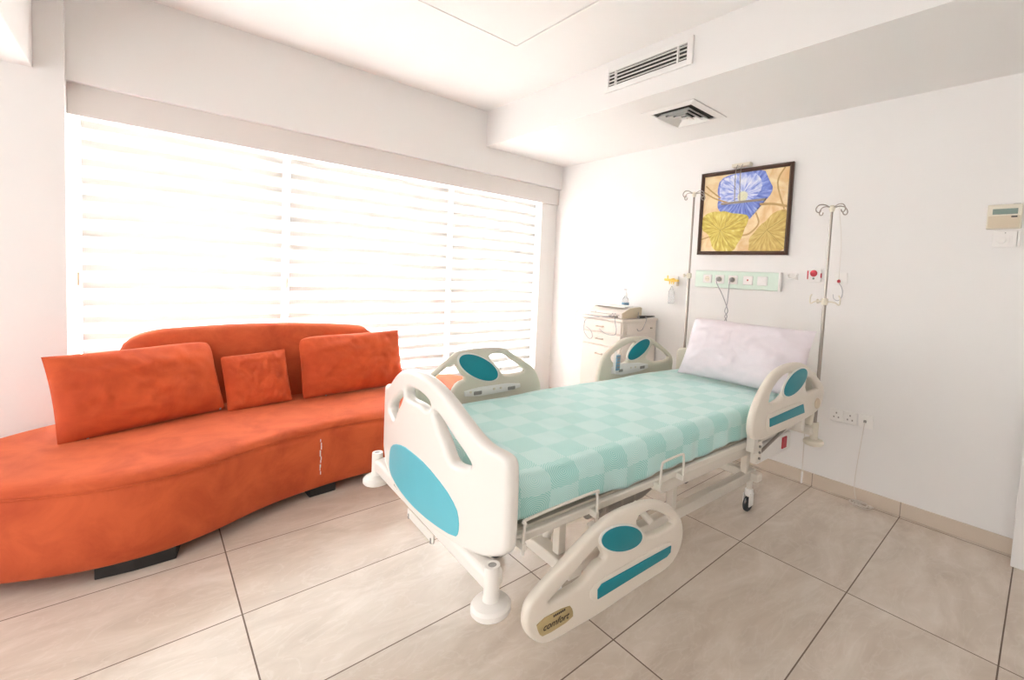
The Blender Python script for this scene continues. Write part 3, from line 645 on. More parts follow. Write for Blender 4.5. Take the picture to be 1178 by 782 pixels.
def caster(x, y, a=0):
    c = bedpart('caster', tube([(x, y, .06), (x, y, .20)], .017, 14), M['frame'])
    b = lathe([(.012, .100), (.024, .102), (.026, .115), (.024, .135), (.016, .14)], 20, c=(x, y, 0)); obj('swivel_housing', b, M['white'], c)
    bm = bx((x - .030, y - .022, .035), (x + .022, y - .016, .115)); bx((x - .030, y + .016, .035), (x + .022, y + .022, .115), bm); obj('fork', bm, M['white'], c, smooth=False, bevel=.003)
    obj('wheel', lathe([(.022, -.013), (.040, -.013), (.046, -.008), (.047, 0), (.046, .008), (.040, .013), (.022, .013)], 32, c=(x - .006, y, .047), axis='y'), M['rubber'], c)
for x, y in ((1.967, .251), (.50, .31), (1.967, .70), (.52, .77)): caster(x, y)

# ------------------------------------------------------------------ mattress, sheet, pillow, remote
mt = obj('mattress', bx((.10, .056, .609), (2.08, .894, .732)), M['dkmat'], None, bevel=.03, seg=4)
def bedplace(o): o.location = (BX, BY, 0); o.rotation_euler = (0, 0, -BA); return o
bedplace(mt); tag(mt, 'grey-green vinyl mattress showing as a dark edge under the teal sheet', 'mattress')
bm = bmesh.new(); uvl = bm.loops.layers.uv.new('UVMap')
A0, A1, B0, B1 = .088, 2.092, .048, .902; ZT = .758; drop = .143; nu, nv = 190, 84
def fold(s, lo, hi, R=.045):
    """unfolded coordinate -> (position, drop) round the mattress edge"""
    if s < lo + R:
        d = lo + R - s; a = min(d / R, PI / 2); ex = max(0, d - R * PI / 2)
        return lo + R - R * math.sin(a), R * (1 - math.cos(a)) + ex
    if s > hi - R:
        p, q = fold(lo + hi - s, lo, hi, R); return lo + hi - p, q
    return s, 0
grid = []; uvs = {}
EX = drop - .045 + .045 * PI / 2 - .045
for i in range(nu + 1):
    row = []
    for j in range(nv + 1):
        a = A0 - EX + (A1 - A0 + 2 * EX) * i / nu; b_ = B0 - EX + (B1 - B0 + 2 * EX) * j / nv
        x, d1 = fold(a, A0, A1); y, d2 = fold(b_, B0, B1)
        foot = max(0, 1 - (x - .1) / .5)
        d = max(d1, d2) if min(d1, d2) < .02 else max(d1, d2)
        wv = noise.noise(Vector((x * 5, y * 5, 0))) * .004 + noise.noise(Vector((x * 16, y * 9, 3))) * .0012
        side = min(1, d / .06)
        rip = .004 * math.sin(x * 46 + 2.2 * noise.noise(Vector((x * 3, 0, 1)))) * side * side + .003 * noise.noise(Vector((x * 9, y * 9, d * 10))) * side
        z = ZT + wv + .010 * noise.noise(Vector((x * 1.7, y * 2.1, 7))) * (1 - side) - d * (1.0 + .04 * math.sin(x * 13) * side)
        z += .030 * foot * side * (d / drop)
        yy = y + (-rip if b_ < B0 + .06 else (rip if b_ > B1 - .06 else 0)); xx = x + (-rip if a < A0 + .06 else (rip if a > A1 - .06 else 0))
        v = bm.verts.new((xx, yy, z)); uvs[v] = (a, b_); row.append(v)
    grid.append(row)
for i in range(nu):
    for j in range(nv):
        f = bm.faces.new((grid[i][j], grid[i + 1][j], grid[i + 1][j + 1], grid[i][j + 1]))
        for l in f.loops: l[uvl].uv = uvs[l.vert]
sh = bedplace(obj('bed_sheet', bm, M['sheet'], None, angle=80))
md = sh.modifiers.new('thick', 'SOLIDIFY'); md.thickness = .002; md.offset = 1
tag(sh, 'pale teal checked bed sheet pulled over the mattress', 'bed sheet')

pm = pillow_mesh(.76, .40, .16, 40, .04, 11.0, .016, corners=(.0, .02, .05, .0))
pl_ = obj('pillow', pm, M['pillow'], None, angle=70)
Rb = Matrix.Rotation(-BA, 4, 'Z'); Rb.translation = Vector((BX, BY, 0))
# local axes: pillow width runs across the bed, leaning back on the headboard
xw = Vector((.10, -.99, -.015)).normalized(); zz = Vector((.42, .0, .90)); zz = (zz - xw * zz.dot(xw)).normalized(); yy = zz.cross(xw)
Rp = Matrix((xw, yy, zz)).transposed().to_4x4(); Rp.translation = Vector((1.93, .340, .958))
pl_.matrix_world = Rb @ Rp
tag(pl_, 'pale lilac pillow leaning on the headboard', 'pillow')

rc = bedplace(obj('remote_control', stand(plate_mesh([(1.452, .893), (1.500, .889), (1.497, .765), (1.450, .765)], (), .022, .004, 1), .948), M['white'], None))
tag(rc, 'white and blue hand control hooked on the far head side rail', 'remote control')
obj('keypad', stand(plate_mesh([(1.457, .885), (1.495, .882), (1.492, .785), (1.456, .785)], (), .004, .001, 0), .936), M['bluelab'], rc)
for i in range(4):
    for j in range(2):
        obj('key', bx((1.463 + j * .016, .9315, .80 + i * .021), (1.474 + j * .016, .9345, .811 + i * .021)), M['grey'], rc, smooth=False)
obj('hook', tube([(1.475, .950, .885), (1.475, .962, .902), (1.475, .972, .897)], .004, 8), M['white'], rc)

# ------------------------------------------------------------------ IV poles in the bed's head sockets
def iv_pole(y, top, mid, label, rot):
    p = Rb @ Vector((2.22, y, .55))
    e = empty('iv_pole', label, 'drip stand', p, rot, 'drip poles at the head of the bed')
    H = top - .55
    obj('lower_pole', tube([(0, 0, 0), (0, 0, mid - .55)], .0105, 14), M['chrome'], e)
    obj('upper_pole', tube([(0, 0, mid - .57), (0, 0, H)], .0072, 12), M['chrome'], e)
    obj('clamp_collar', lathe([(.010, -.02), (.017, -.018), (.018, .0), (.017, .018), (.009, .02)], 20, c=(0, 0, mid - .55)), M['cream'], e)
    obj('clamp_knob', lathe([(.005, .0), (.005, .020), (.013, .022), (.013, .034), (.006, .036)], 14, c=(0, .008, mid - .55), axis='y'), M['cream'], e)
    obj('hook_hub', lathe([(.010, -.03), (.016, -.010), (.018, 0), (.012, .008)], 18, c=(0, 0, H)), M['cream'], e)
    for k in range(4):
        a = PI / 4 + k * PI / 2; d = Vector((math.cos(a), math.sin(a), 0))
        pts = [d * .012 + Vector((0, 0, H - .004)), d * .05 + Vector((0, 0, H + .008)), d * .085 + Vector((0, 0, H + .004)), d * .104 + Vector((0, 0, H - .018)), d * .098 + Vector((0, 0, H - .036)), d * .080 + Vector((0, 0, H - .038)), d * .072 + Vector((0, 0, H - .024))]
        obj('hook', tube(pts, .0034, 8, sub=5), M['chrome'], e)
    return e
e = iv_pole(0.0, 1.855, 1.30, 'chrome drip pole with four hooks standing right of the painting', .2)
for s in (-1, 1):
    obj('side_hook', tube([(0, s * .012, .75), (0, s * .05, .748), (0, s * .075, .735), (0, s * .078, .77), (0, s * .07, .79)], .004, 8, sub=4), M['cream'], e)
iv_pole(.956, 2.03, 1.42, 'chrome drip pole with four hooks standing left of the painting', .5)

# ------------------------------------------------------------------ bedside cabinet
CX0, CX1, CY0, CY1, CZ = -.50, -.02, 2.45, 2.93, 1.03
cab = empty('bedside_cabinet', 'cream bedside cabinet with drawers standing in the room corner behind the bed', 'cabinet', (CX0, CY0, 0))
cl = lambda a, b: bx(tuple(a[i] - (CX0, CY0, 0)[i] for i in range(3)), tuple(b[i] - (CX0, CY0, 0)[i] for i in range(3)))
obj('carcass', cl((CX0 + .02, CY0 + .005, .07), (CX1, CY1 - .005, CZ - .02)), M['cab'], cab, bevel=.004)
obj('cabinet_top', cl((CX0 - .01, CY0 - .01, CZ - .022), (CX1 + .005, CY1 + .01, CZ)), M['cab'], cab, bevel=.006)
def pull(parent, z, w=.07):
    y = (CY0 + CY1) / 2 - CY0
    bm = tube([(-.004, y - w / 2, z), (-.024, y - w / 2, z), (-.026, y + w / 2, z), (-.004, y + w / 2, z)], .005, 8)
    obj('drawer_pull', bm, M['handle'], parent)
for z0, z1 in ((.90, 1.0), (.79, .89)):
    d = obj('drawer', cl((CX0, CY0 + .012, z0), (CX0 + .02, CY1 - .012, z1)), M['cab'], cab, bevel=.004); pull(d, (z0 + z1) / 2)
d = obj('cabinet_door', cl((CX0, CY0 + .012, .10), (CX0 + .02, CY1 - .012, .78)), M['cab'], cab, bevel=.004); pull(d, .71)
obj('side_drawer_front', cl((CX0 + .06, CY0 - .004, .90), (CX1 - .03, CY0 + .006, .99)), M['cab'], cab, bevel=.003)
obj('side_knob', cl((-.12, CY0 - .016, .94), (-.10, CY0 - .004, .95)), M['handle'], cab)
for x in (CX0 + .06, CX1 - .05):
    for y in (CY0 + .05, CY1 - .05):
        c = lathe([(.012, .04), (.012, .072)], 12, c=(x - CX0, y - CY0, 0)); o = obj('cabinet_caster', c, M['grey'], cab)
        obj('wheel', lathe([(.008, -.010), (.021, -.009), (.022, 0), (.021, .009), (.008, .010)], 20, c=(x - CX0, y - CY0, .022), axis='y'), M['rubber'], o)
# monitor box lying on the cabinet
mx = empty('medical_monitor', 'flat cream medical recorder lying on the bedside cabinet', 'medical device', (-.46, 2.49, CZ + .002))
prof = [(0, .0), (0, .045), (.10, .088), (.24, .096), (.26, .09), (.26, 0)]
bm = bmesh.new(); A = [bm.verts.new((x, 0, z)) for x, z in prof]; B = [bm.verts.new((x, .40, z)) for x, z in prof]; n = len(prof)
for k in range(n): bm.faces.new((A[k], A[(k + 1) % n], B[(k + 1) % n], B[k]))
bm.faces.new(A[::-1]); bm.faces.new(B)
obj('housing', bm, M['cab'], mx, bevel=.006)
bm = bmesh.new(); A = [bm.verts.new((x, -.004, z)) for x, z in prof]; B = [bm.verts.new((x, .006, z)) for x, z in prof]
for k in range(n): bm.faces.new((A[k], A[(k + 1) % n], B[(k + 1) % n], B[k]))
bm.faces.new(A[::-1]); bm.faces.new(B)
o = obj('side_cover', bm, M['beige'], mx, bevel=.003); o['label'] = 'beige end cover'
obj('lid', bx((.05, .02, .0885), (.25, .38, .102)), M['white'], mx, bevel=.004)
obj('front_groove', bx((-.002, .03, .026), (.002, .37, .030)), M['grey'], mx, smooth=False)
for y in (.07, .10, .30): obj('key', bx((-.003, y, .034), (.004, y + .014, .040)), M['cable'], mx, smooth=False)
for k in range(3): obj('plug_connector', tube([(-.001, .05 + k * .035, .014), (-.032, .05 + k * .035, .014)], .007, 10), M['grey'], mx)
# cables drooping from the recorder
def cab_wire(pts, label, r=.0028, m='cable'):
    return tag(obj('cable', tube(pts, r, 8, sub=8), M[m]), label, 'cable', 'loose wires on the cabinet')
cab_wire([(-.494, 2.57, 1.046), (-.53, 2.62, 1.038), (-.535, 2.75, 1.035), (-.53, 2.88, 1.050), (-.50, 2.96, 1.075), (-.49, 3.01, 1.05), (-.50, 3.02, .99), (-.50, 2.99, .96), (-.50, 2.965, .95)], 'thin grey lead looping out past the left side of the recorder')
cab_wire([(-.494, 2.605, 1.046), (-.525, 2.70, 1.03), (-.53, 2.84, 1.00), (-.53, 2.87, .94), (-.53, 2.86, .88), (-.53, 2.80, .83), (-.53, 2.76, .85), (-.53, 2.78, .90), (-.53, 2.84, .93)], 'dark lead hanging in a loop over the upper drawers')
cab_wire([(-.494, 2.54, 1.046), (-.53, 2.50, 1.0), (-.53, 2.485, .95), (-.53, 2.50, .90), (-.53, 2.60, .895), (-.53, 2.68, .93)], 'thin lead across the drawer front near its right edge')
cab_wire([(-.16, 2.50, 1.043), (-.20, 2.43, 1.04), (-.23, 2.425, .98), (-.26, 2.425, .94), (-.31, 2.425, .93), (-.33, 2.425, .95)], 'short wire hanging down the side of the cabinet', m='cable')
pr = empty('probe', 'black pen-shaped probe lying across the cabinet top', 'probe', (-.26, 2.466, CZ + .014))
obj('probe_handle', tube([(0, 0, 0), (.05, .003, 0), (.13, .006, 0), (.19, .009, 0), (.235, .012, 0)], [.013, .013, .009, .007, .004], 14), M['black'], pr)
obj('strain_relief', tube([(-.018, 0, 0), (0, 0, 0)], .010, 10), M['grey'], pr)
obj('lead', tube([(-.01, .002, .004), (.0, .010, .03), (.03, .03, .045), (.06, .04, .03), (.07, .03, -.006)], .0025, 8, sub=5), M['cable'], pr)
bt = empty('spray_bottle', 'clear spray bottle with a blue label behind the recorder', 'bottle', (-.13, 2.74, CZ + .001))
obj('bottle_body', lathe([(.030, 0), (.034, .004), (.034, .13), (.028, .155), (.014, .172), (.013, .185)], 28), M['clear'], bt)
obj('bottle_label', lathe([(.0345, .06), (.0348, .062), (.0348, .115), (.0345, .117)], 28), M['bluelab'], bt)
obj('spray_cap', lathe([(.015, .186), (.016, .20), (.010, .215), (.007, .23), (.007, .245)], 18), M['white'], bt)
obj('nozzle', bx((-.036, -.007, .232), (.010, .007, .247)), M['white'], bt, bevel=.003)

# ------------------------------------------------------------------ oxygen outlet with flow meter on the wall
ox = empty('oxygen_flowmeter', 'yellow wall oxygen outlet with a clear humidifier cup below', 'oxygen outlet', (-.002, 2.30, 1.38))
obj('wall_plate', bx((-.012, -.045, -.03), (0, .045, .035)), M['white'], ox, bevel=.004)
obj('yellow_bar', tube([(-.04, .075, .002), (-.04, -.065, -.004)], .011, 12), M['yellow'], ox)
obj('outlet_body', lathe([(.016, -.05), (.018, -.046), (.018, -.012)], 18, c=(0.012, 0, 0), axis='x'), M['yellow'], ox)
obj('upright_knob', tube([(-.04, .045, .006), (-.04, .045, .040)], .006, 10), M['yellow'], ox)
for y in (.02, 0, -.022): obj('yellow_pin', tube([(-.045, y, -.008), (-.045, y, -.035)], .0045, 8), M['yellow'], ox)
obj('valve_knob', lathe([(.006, -.05), (.012, -.046), (.012, -.015), (.006, -.012)], 16, c=(-.045, -.062, 0)), M['handle'], ox)
obj('humidifier_cup', lathe([(.020, -.205), (.026, -.20), (.026, -.10), (.018, -.085), (.010, -.07), (.008, -.05)], 24, c=(-.045, -.005, 0)), M['clear'], ox)

# ------------------------------------------------------------------ painting and its picture light
pa = empty('framed_painting', 'dark framed painting of a blue flower over yellow leaves', 'painting', (-.004, 1.712, 1.937))
pw, ph, fw = .372, .334, .030
bm = bmesh.new()
def mitre(bm, W, H, w, d0, d1, dm):
    # four mitred mouldings, profile: outer edge d0, crest dm, inner edge d1
    O = [(-W, -H), (W, -H), (W, H), (-W, H)]; Cc = [(-W + w * .45, -H + w * .45), (W - w * .45, -H + w * .45), (W - w * .45, H - w * .45), (-W + w * .45, H - w * .45)]; I = [(-W + w, -H + w), (W - w, -H + w), (W - w, H - w), (-W + w, H - w)]
    back = [bm.verts.new((0, y, z)) for y, z in O]; o1 = [bm.verts.new((-d0, y, z)) for y, z in O]; c1 = [bm.verts.new((-dm, y, z)) for y, z in Cc]; i1 = [bm.verts.new((-d1, y, z)) for y, z in I]; i0 = [bm.verts.new((0, y, z)) for y, z in I]
    for a, b in ((back, o1), (o1, c1), (c1, i1), (i1, i0), (i0, back)):
        for k in range(4): bm.faces.new((a[k], a[(k + 1) % 4], b[(k + 1) % 4], b[k]))
mitre(bm, pw, ph, fw, .018, .014, .030)
obj('picture_frame', bm, M['brown'], pa, smooth=False, bevel=.002, seg=2)
def canvas_mat():
    m = bpy.data.materials.new('canvas_background'); m.use_nodes = True; nt = m.node_tree; b = nt.nodes['Principled BSDF']
    tc = nt.nodes.new('ShaderNodeTexCoord'); n = nt.nodes.new('ShaderNodeTexNoise'); n.inputs['Scale'].default_value = 7; n.inputs['Detail'].default_value = 5; n.inputs['Distortion'].default_value = 1.5
    nt.links.new(tc.outputs['Object'], n.inputs['Vector']); r = nt.nodes.new('ShaderNodeValToRGB')
    r.color_ramp.elements[0].position = .35; r.color_ramp.elements[0].color = (.74, .50, .24, 1); r.color_ramp.elements[1].position = .6; r.color_ramp.elements[1].color = (.86, .70, .44, 1)
    nt.links.new(n.outputs['Fac'], r.inputs[0]); nt.links.new(r.outputs[0], b.inputs['Base Color']); b.inputs['Roughness'].default_value = .6
    return m
def streak_mat(name, stops, centre, sc_r=10, sc_a=9, radial=True):
    """paint colour streaked along rays from a centre (petals and leaves)"""
    m = bpy.data.materials.new(name); m.use_nodes = True; nt = m.node_tree; b = nt.nodes['Principled BSDF']; L = nt.links.new
    tc = nt.nodes.new('ShaderNodeTexCoord'); s = nt.nodes.new('ShaderNodeVectorMath'); s.operation = 'SUBTRACT'; s.inputs[1].default_value = (0, *centre); L(tc.outputs['Object'], s.inputs[0])
    sp = nt.nodes.new('ShaderNodeSeparateXYZ'); L(s.outputs[0], sp.inputs[0])
    at = nt.nodes.new('ShaderNodeMath'); at.operation = 'ARCTAN2'; L(sp.outputs['Z'], at.inputs[0]); L(sp.outputs['Y'], at.inputs[1])
    ln = nt.nodes.new('ShaderNodeVectorMath'); ln.operation = 'LENGTH'; L(s.outputs[0], ln.inputs[0])
    ma = nt.nodes.new('ShaderNodeMath'); ma.operation = 'MULTIPLY'; ma.inputs[1].default_value = sc_a; L(at.outputs[0], ma.inputs[0])
    mr = nt.nodes.new('ShaderNodeMath'); mr.operation = 'MULTIPLY'; mr.inputs[1].default_value = sc_r; L(ln.outputs['Value'], mr.inputs[0])
    cb = nt.nodes.new('ShaderNodeCombineXYZ'); L(ma.outputs[0], cb.inputs[0]); L(mr.outputs[0], cb.inputs[1])
    n = nt.nodes.new('ShaderNodeTexNoise'); n.inputs['Scale'].default_value = 1; n.inputs['Detail'].default_value = 4; L(cb.outputs[0], n.inputs['Vector'])
    r = nt.nodes.new('ShaderNodeValToRGB'); els = r.color_ramp.elements
    els[0].position, els[0].color = stops[0][0], (*stops[0][1], 1); els[1].position, els[1].color = stops[-1][0], (*stops[-1][1], 1)
    for p, c in stops[1:-1]: e_ = els.new(p); e_.color = (*c, 1)
    L(n.outputs['Fac'], r.inputs[0]); L(r.outputs[0], b.inputs['Base Color']); b.inputs['Roughness'].default_value = .55
    return m
cv = obj('canvas', bx((-.008, -pw + fw * .8, -ph + fw * .8), (-.001, pw - fw * .8, ph - fw * .8)), canvas_mat(), pa, smooth=False)
def px2(x, y):   # painting drawn in the photo's upright rectangle: x 0..1 from left, y 0..1 from top
    return ((.5 - x) * 2 * (pw - fw), (.5 - y) * 2 * (ph - fw))
def paint(pts, m, d, name='painted_shape', sm=1):
    P = chaikin([px2(*p) for p in pts], sm)
    bm = bmesh.new(); vs = [bm.verts.new((-.008 - d, y, z)) for y, z in P]; bm.faces.new(vs)
    bmesh.ops.triangulate(bm, faces=bm.faces[:]); ex = bmesh.ops.extrude_face_region(bm, geom=bm.faces[:])
    for g in ex['geom']:
        if isinstance(g, bmesh.types.BMVert): g.co.x += .0004
    return obj(name, bm, m, cv, smooth=False)
blue = streak_mat('petal_blue', [(.28, (.12, .16, .55)), (.42, (.30, .38, .76)), (.54, (.60, .65, .88)), (.66, (.82, .83, .93))], (px2(.49, .29)), 14, 6)
blue2 = streak_mat('petal_deep_blue', [(.30, (.07, .10, .45)), (.50, (.17, .24, .66)), (.68, (.42, .50, .82))], (px2(.49, .29)))
leafy = streak_mat('leaf_gold', [(.30, (.42, .27, .04)), (.48, (.58, .44, .07)), (.62, (.72, .62, .16)), (.75, (.80, .74, .36))], (px2(.24, .72)), 14, 7)
leafy2 = streak_mat('leaf_gold_dull', [(.30, (.46, .28, .07)), (.50, (.60, .43, .12)), (.70, (.72, .58, .22))], (px2(.80, .76)), 14, 7)  # duller gold pigment of the right-hand leaf
stem = mat('stem_ochre', (.52, .33, .13), .6, var=.15, vscale=20)
for pts, wd in (([(.02, .12), (.10, .20), (.22, .30)], 2), ([(.0, .20), (.15, .30), (.35, .38)], 2), ([(.95, .0), (.88, .18), (.97, .50)], 2), ([(.70, .42), (.85, .43), (1.0, .47)], 3), ([(.66, .52), (.70, .66), (.60, .78), (.50, .80)], 2), ([(.0, .84), (.12, .80), (.25, .74)], 2)):
    q = [Vector((-.0086, *px2(*p))) for p in pts]
    b = tube(q, .0065 * wd / 2, 6, sub=5)
    for v in b.verts: v.co.x = -.0085 + (v.co.x + .0086) * .12
    obj('painted_stem', b, stem, cv)
paint([(.20, .05), (.35, .0), (.55, -.005), (.73, .0), (.76, .07), (.80, .16), (.84, .24), (.80, .34), (.72, .40), (.66, .50), (.58, .62), (.50, .55), (.35, .53), (.22, .48), (.18, .40), (.20, .30), (.17, .20)], blue2, .0004, 'painted_petal')
paint([(.21, .06), (.40, .01), (.60, .0), (.70, .10), (.72, .22), (.64, .34), (.52, .38), (.34, .40), (.22, .36), (.20, .22)], blue, .0009, 'painted_petal')
paint([(.44, .26), (.50, .23), (.56, .27), (.54, .36), (.47, .38), (.43, .33)], mat('flower_throat', (.72, .72, .55), .6, var=.25, vscale=60), .0014, 'painted_throat')
paint([(-.01, .56), (.04, .50), (.14, .47), (.22, .48), (.28, .47), (.38, .51), (.47, .52), (.59, .55), (.57, .66), (.54, .72), (.52, .82), (.47, .90), (.43, 1.0), (.34, 1.0), (.22, 1.01), (.15, .95), (.13, .86), (.08, .76), (.0, .72)], leafy, .0014, 'painted_leaf')
paint([(1.01, .50), (.92, .51), (.84, .55), (.80, .62), (.72, .68), (.66, .77), (.60, .84), (.61, .92), (.60, 1.01), (.80, 1.0), (1.01, 1.0), (1.0, .90), (1.0, .70)], leafy2, .0014, 'painted_leaf')
vein = mat('leaf_vein', (.30, .20, .04), .6, var=.15, vscale=20)
for a, b in (((.56, .57), (.24, .72)), ((.24, .72), (.40, .96)), ((.24, .72), (.06, .58)), ((.24, .72), (.20, .95)), ((.30, .69), (.32, .52)), ((1.0, .96), (.80, .74)), ((.80, .74), (.99, .60)), ((.80, .74), (.66, .92))):
    q = [Vector((-.0096, *px2(*a))), Vector((-.0096, *px2(*b)))]
    bb = tube(q, .0013, 5)
    for v in bb.verts: v.co.x = -.0097 + (v.co.x + .0096) * .3
    obj('painted_vein', bb, vein, cv)
pl2 = empty('picture_light', 'chrome picture lamp on twin arms over the top of the painting', 'lamp', (-.034, 1.73, 2.285))
obj('lamp_mount', bx((-.02, -.075, -.004), (.028, .075, .022)), M['cream'], pl2, bevel=.005)
for y in (.022, -.018):
    obj('lamp_arm', tube([(-.02, y, .008), (-.05, y - .004, -.03), (-.085, y - .02, -.12), (-.125, y - .045, -.23), (-.146, y - .06, -.298)], .0032, 8, sub=5), M['chrome'], pl2)
obj('lamp_tube', tube([(-.146, .068, -.305), (-.146, -.272, -.297)], .0085, 14), M['chrome'], pl2)

# ------------------------------------------------------------------ bed head service panel
sp_ = empty('service_panel', 'mint green bed-head socket panel under the painting', 'socket panel', (-.002, 1.725, 1.405))
obj('panel_plate', bx((-.030, -.352, -.068), (0, .352, .068)), M['mint'], sp_, bevel=.006)
obj('end_cap', bx((-.032, -.356, -.070), (0, -.338, .070)), M['white'], sp_, bevel=.004)
SY = [.235, .125, .012, -.110, -.222]
for k, y in enumerate(SY):
    m_ = obj('socket_module', bx((-.037, y - .038, -.032), (-.028, y + .038, .036)), M['white'], sp_, bevel=.003)
    if k in (0, 1, 2):
        obj('socket_well', lathe([(.022, -.0385), (.022, -.036), (.018, -.0365)], 24, c=(0, y, .002), axis='x'), M['cream'], m_)
        if k == 0:
            for yy_ in (-.008, .008): obj('socket_hole', lathe([(.0028, -.040), (.0028, -.038)], 8, c=(0, y + yy_, .002), axis='x'), M['grey'], m_)
    if k == 3: obj('pilot_lamp', lathe([(.006, -.041), (.006, -.036)], 12, c=(0, y, .004), axis='x'), M['red'], m_)
    if k == 4: obj('rocker', bx((-.040, y - .026, -.022), (-.036, y + .026, .026)), M['white'], m_, bevel=.002)
for k, (y, side) in enumerate(((SY[1], 'left'), (SY[2], 'right'))):
    e = empty('power_plug', 'grey plug in the green panel, %s one of two, lead hanging behind the pillow' % side, 'plug', (-.04, 1.725 + y, 1.407), 0, 'plugs in the green panel')
    obj('plug_body', lathe([(.017, .0), (.019, -.006), (.016, -.028), (.009, -.036)], 18, axis='x'), M['grey'], e)
    s = 1 if k == 0 else -1
    tgt = 1.757 - (1.725 + y)
    obj('plug_lead', tube([(-.034, 0, -.002), (-.044, s * -.002, -.03), (-.035, tgt * .55, -.12), (-.03, tgt * .95, -.20), (-.03, tgt - s * .012, -.25), (-.03, tgt + s * .01, -.29), (-.03, tgt - s * .008, -.33), (-.028, tgt, -.45)], .0032, 8, sub=6), M['cable'], e)

# small wall fittings
def faceplate(name, y, z, w_, h_, label, cat, group=None, m='white', d=.009):
    e = empty(name, label, cat, (-.001, y, z), 0, group); obj('face_plate', bx((-d, -w_ / 2, -h_ / 2), (0, w_ / 2, h_ / 2)), M[m], e, bevel=.003); return e
e = faceplate('wall_hook', 1.297, 1.450, .07, .045, 'small white cradle hook on the wall left of the red call unit', 'hook')
obj('cradle', tube([(-.008, .028, .012), (-.022, .028, -.004), (-.024, 0, -.014), (-.022, -.028, -.004), (-.008, -.028, .012)], .004, 8, sub=4), M['white'], e)
nc = faceplate('nurse_call_button', 1.150, 1.463, .086, .090, 'white call unit with a round red button on the wall', 'call button', None, 'white', .016)
obj('side_clip', bx((-.019, .038, -.028), (-.004, .046, .032)), M['red'], nc, bevel=.002)
obj('side_clip', bx((-.019, -.046, -.016), (-.004, -.040, .016)), M['red'], nc, bevel=.002)
obj('red_button', lathe([(.023, -.016), (.023, -.022), (.017, -.026)], 26, c=(0, .003, .014), axis='x'), M['red'], nc)
obj('small_key', lathe([(.007, -.016), (.007, -.019)], 14, c=(0, .003, -.022), axis='x'), M['lcd'], nc)
e = faceplate('blank_plate', .985, 1.447, .075, .080, 'plain white blanking plate right of the drip pole', 'wall plate')
obj('inner_square', bx((-.011, -.026, -.028), (-.008, .026, .028)), M['white'], e, bevel=.001, seg=1)
pc_ = empty('call_pull_cord', 'thin white cord with a red bead hanging beside the drip pole', 'pull cord', (-.03, .99, 1.90))
obj('cord', tube([(.03, .035, .03), (0, .03, .0), (.0, .005, -.2), (0, .0, -.46)], .0016, 6, sub=5), M['wcable'], pc_)
obj('red_bead', lathe([(.004, -.012), (.010, -.008), (.010, .004), (.004, .01)], 14, c=(0, 0, -.47)), M['red'], pc_)
obj('cord_loop', tube([(0, 0, -.48), (0, -.024, -.52), (0, -.026, -.57), (0, -.005, -.60), (0, .02, -.59), (0, .028, -.56)], .0022, 6, sub=5), M['cable'], pc_)
# low double socket and telephone outlet
for k, (y, lab) in enumerate(((.944, 'white power socket low on the wall, nearer the bed'), (.862, 'white power socket low on the wall, beside the telephone outlet'))):
    e = faceplate('wall_socket', y, .531, .080, .082, lab, 'socket', 'twin wall sockets by the bed')
    for (dy, dz) in ((0, .016), (-.014, -.012), (.014, -.012)): obj('socket_hole', bx((-.0105, dy - .004, dz - .005), (-.0085, dy + .004, dz + .005)), M['grey'], e, smooth=False)
e = faceplate('telephone_outlet', .772, .532, .082, .086, 'white telephone outlet plate with a cable plugged in', 'socket')
obj('jack', bx((-.022, -.006, -.006), (-.008, .010, .010)), M['grey'], e, bevel=.002, seg=1)
cw = [(-.022, .774, .530), (-.03, .775, .50), (-.026, .785, .38), (-.022, .796, .25), (-.03, .80, .14), (-.05, .79, .07), (-.06, .77, .012)]
bm = tube(cw, .0022, 7, sub=8)
random.seed(21); coil = []
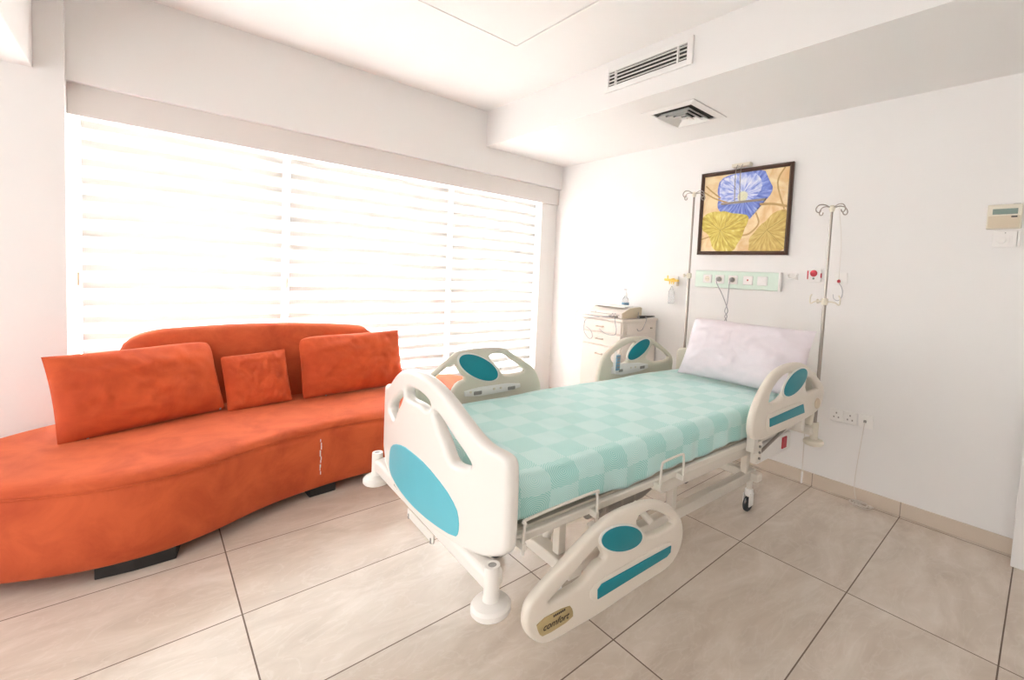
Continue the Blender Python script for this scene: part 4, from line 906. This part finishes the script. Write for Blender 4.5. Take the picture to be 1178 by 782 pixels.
for t in range(0, 70):
    a = t * .62; rr = 1 + .35 * math.sin(t * .37) + random.uniform(-.08, .08)
    coil.append((-.070 + .030 * math.cos(a) * rr, .745 + .050 * math.sin(a) * rr, .006 + .010 * (.5 + .5 * math.sin(t * .9)) + .00015 * t))
tube([(-.06, .77, .012)] + coil, .0022, 7, sub=3, bm=bm)
tag(obj('cable', bm, M['wcable']), 'white telephone cable hanging to a small coil on the floor', 'cable')
bm = tube([(-.36, .985, .46), (-.34, .99, .40), (-.20, 1.03, .22), (-.10, 1.08, .10), (-.06, 1.095, .07)], .0026, 7, sub=6)
o = tag(obj('cable', tube([(-.045, 1.125, .50), (-.044, 1.122, .40), (-.046, 1.12, .20), (-.045, 1.118, .075)], .003, 8, sub=6), M['wcable']), 'short white flex hanging down to the skirting by the bed head', 'cable')
bm.free()
obj('cable_end', tube([(-.045, 1.118, .09), (-.045, 1.118, .008)], .0065, 10), M['white'], o)

# thermostat and switch near the door
th_ = empty('thermostat', 'cream room thermostat with a grey display near the right edge of the wall', 'thermostat', (-.001, .214, 1.813))
obj('case', bx((-.022, -.070, -.066), (0, .070, .066)), M['cream'], th_, bevel=.005)
obj('display', bx((-.024, -.052, .012), (-.020, .048, .042)), M['lcd'], th_, bevel=.001, seg=1)
obj('flap', bx((-.0245, -.064, -.060), (-.021, .064, .004)), M['beige'], th_, bevel=.002, seg=2)
obj('button', bx((-.0265, -.052, -.006), (-.023, -.028, .002)), M['black'], th_, smooth=False)
obj('top_slot', bx((-.020, -.060, .0655), (-.008, -.032, .0675)), M['grey'], th_, smooth=False)
sw = faceplate('switch_plate', .205, 1.692, .098, .085, 'white dial switch plate under the thermostat', 'switch')
obj('dial', lathe([(.020, -.009), (.019, -.016), (.012, -.018)], 22, c=(0, .012, -.004), axis='x'), M['white'], sw)
for y in (-.018, -.028): obj('rocker', bx((-.013, y - .003, -.024), (-.008, y + .003, .016)), M['white'], sw, bevel=.001, seg=1)
obj('screw', lathe([(.003, -.011), (.003, -.008)], 8, c=(0, -.002, .034), axis='x'), M['grey'], sw)
obj('lead_cover', bx((-.012, -.062, -.04), (0, -.052, .045)), M['white'], sw, smooth=False)
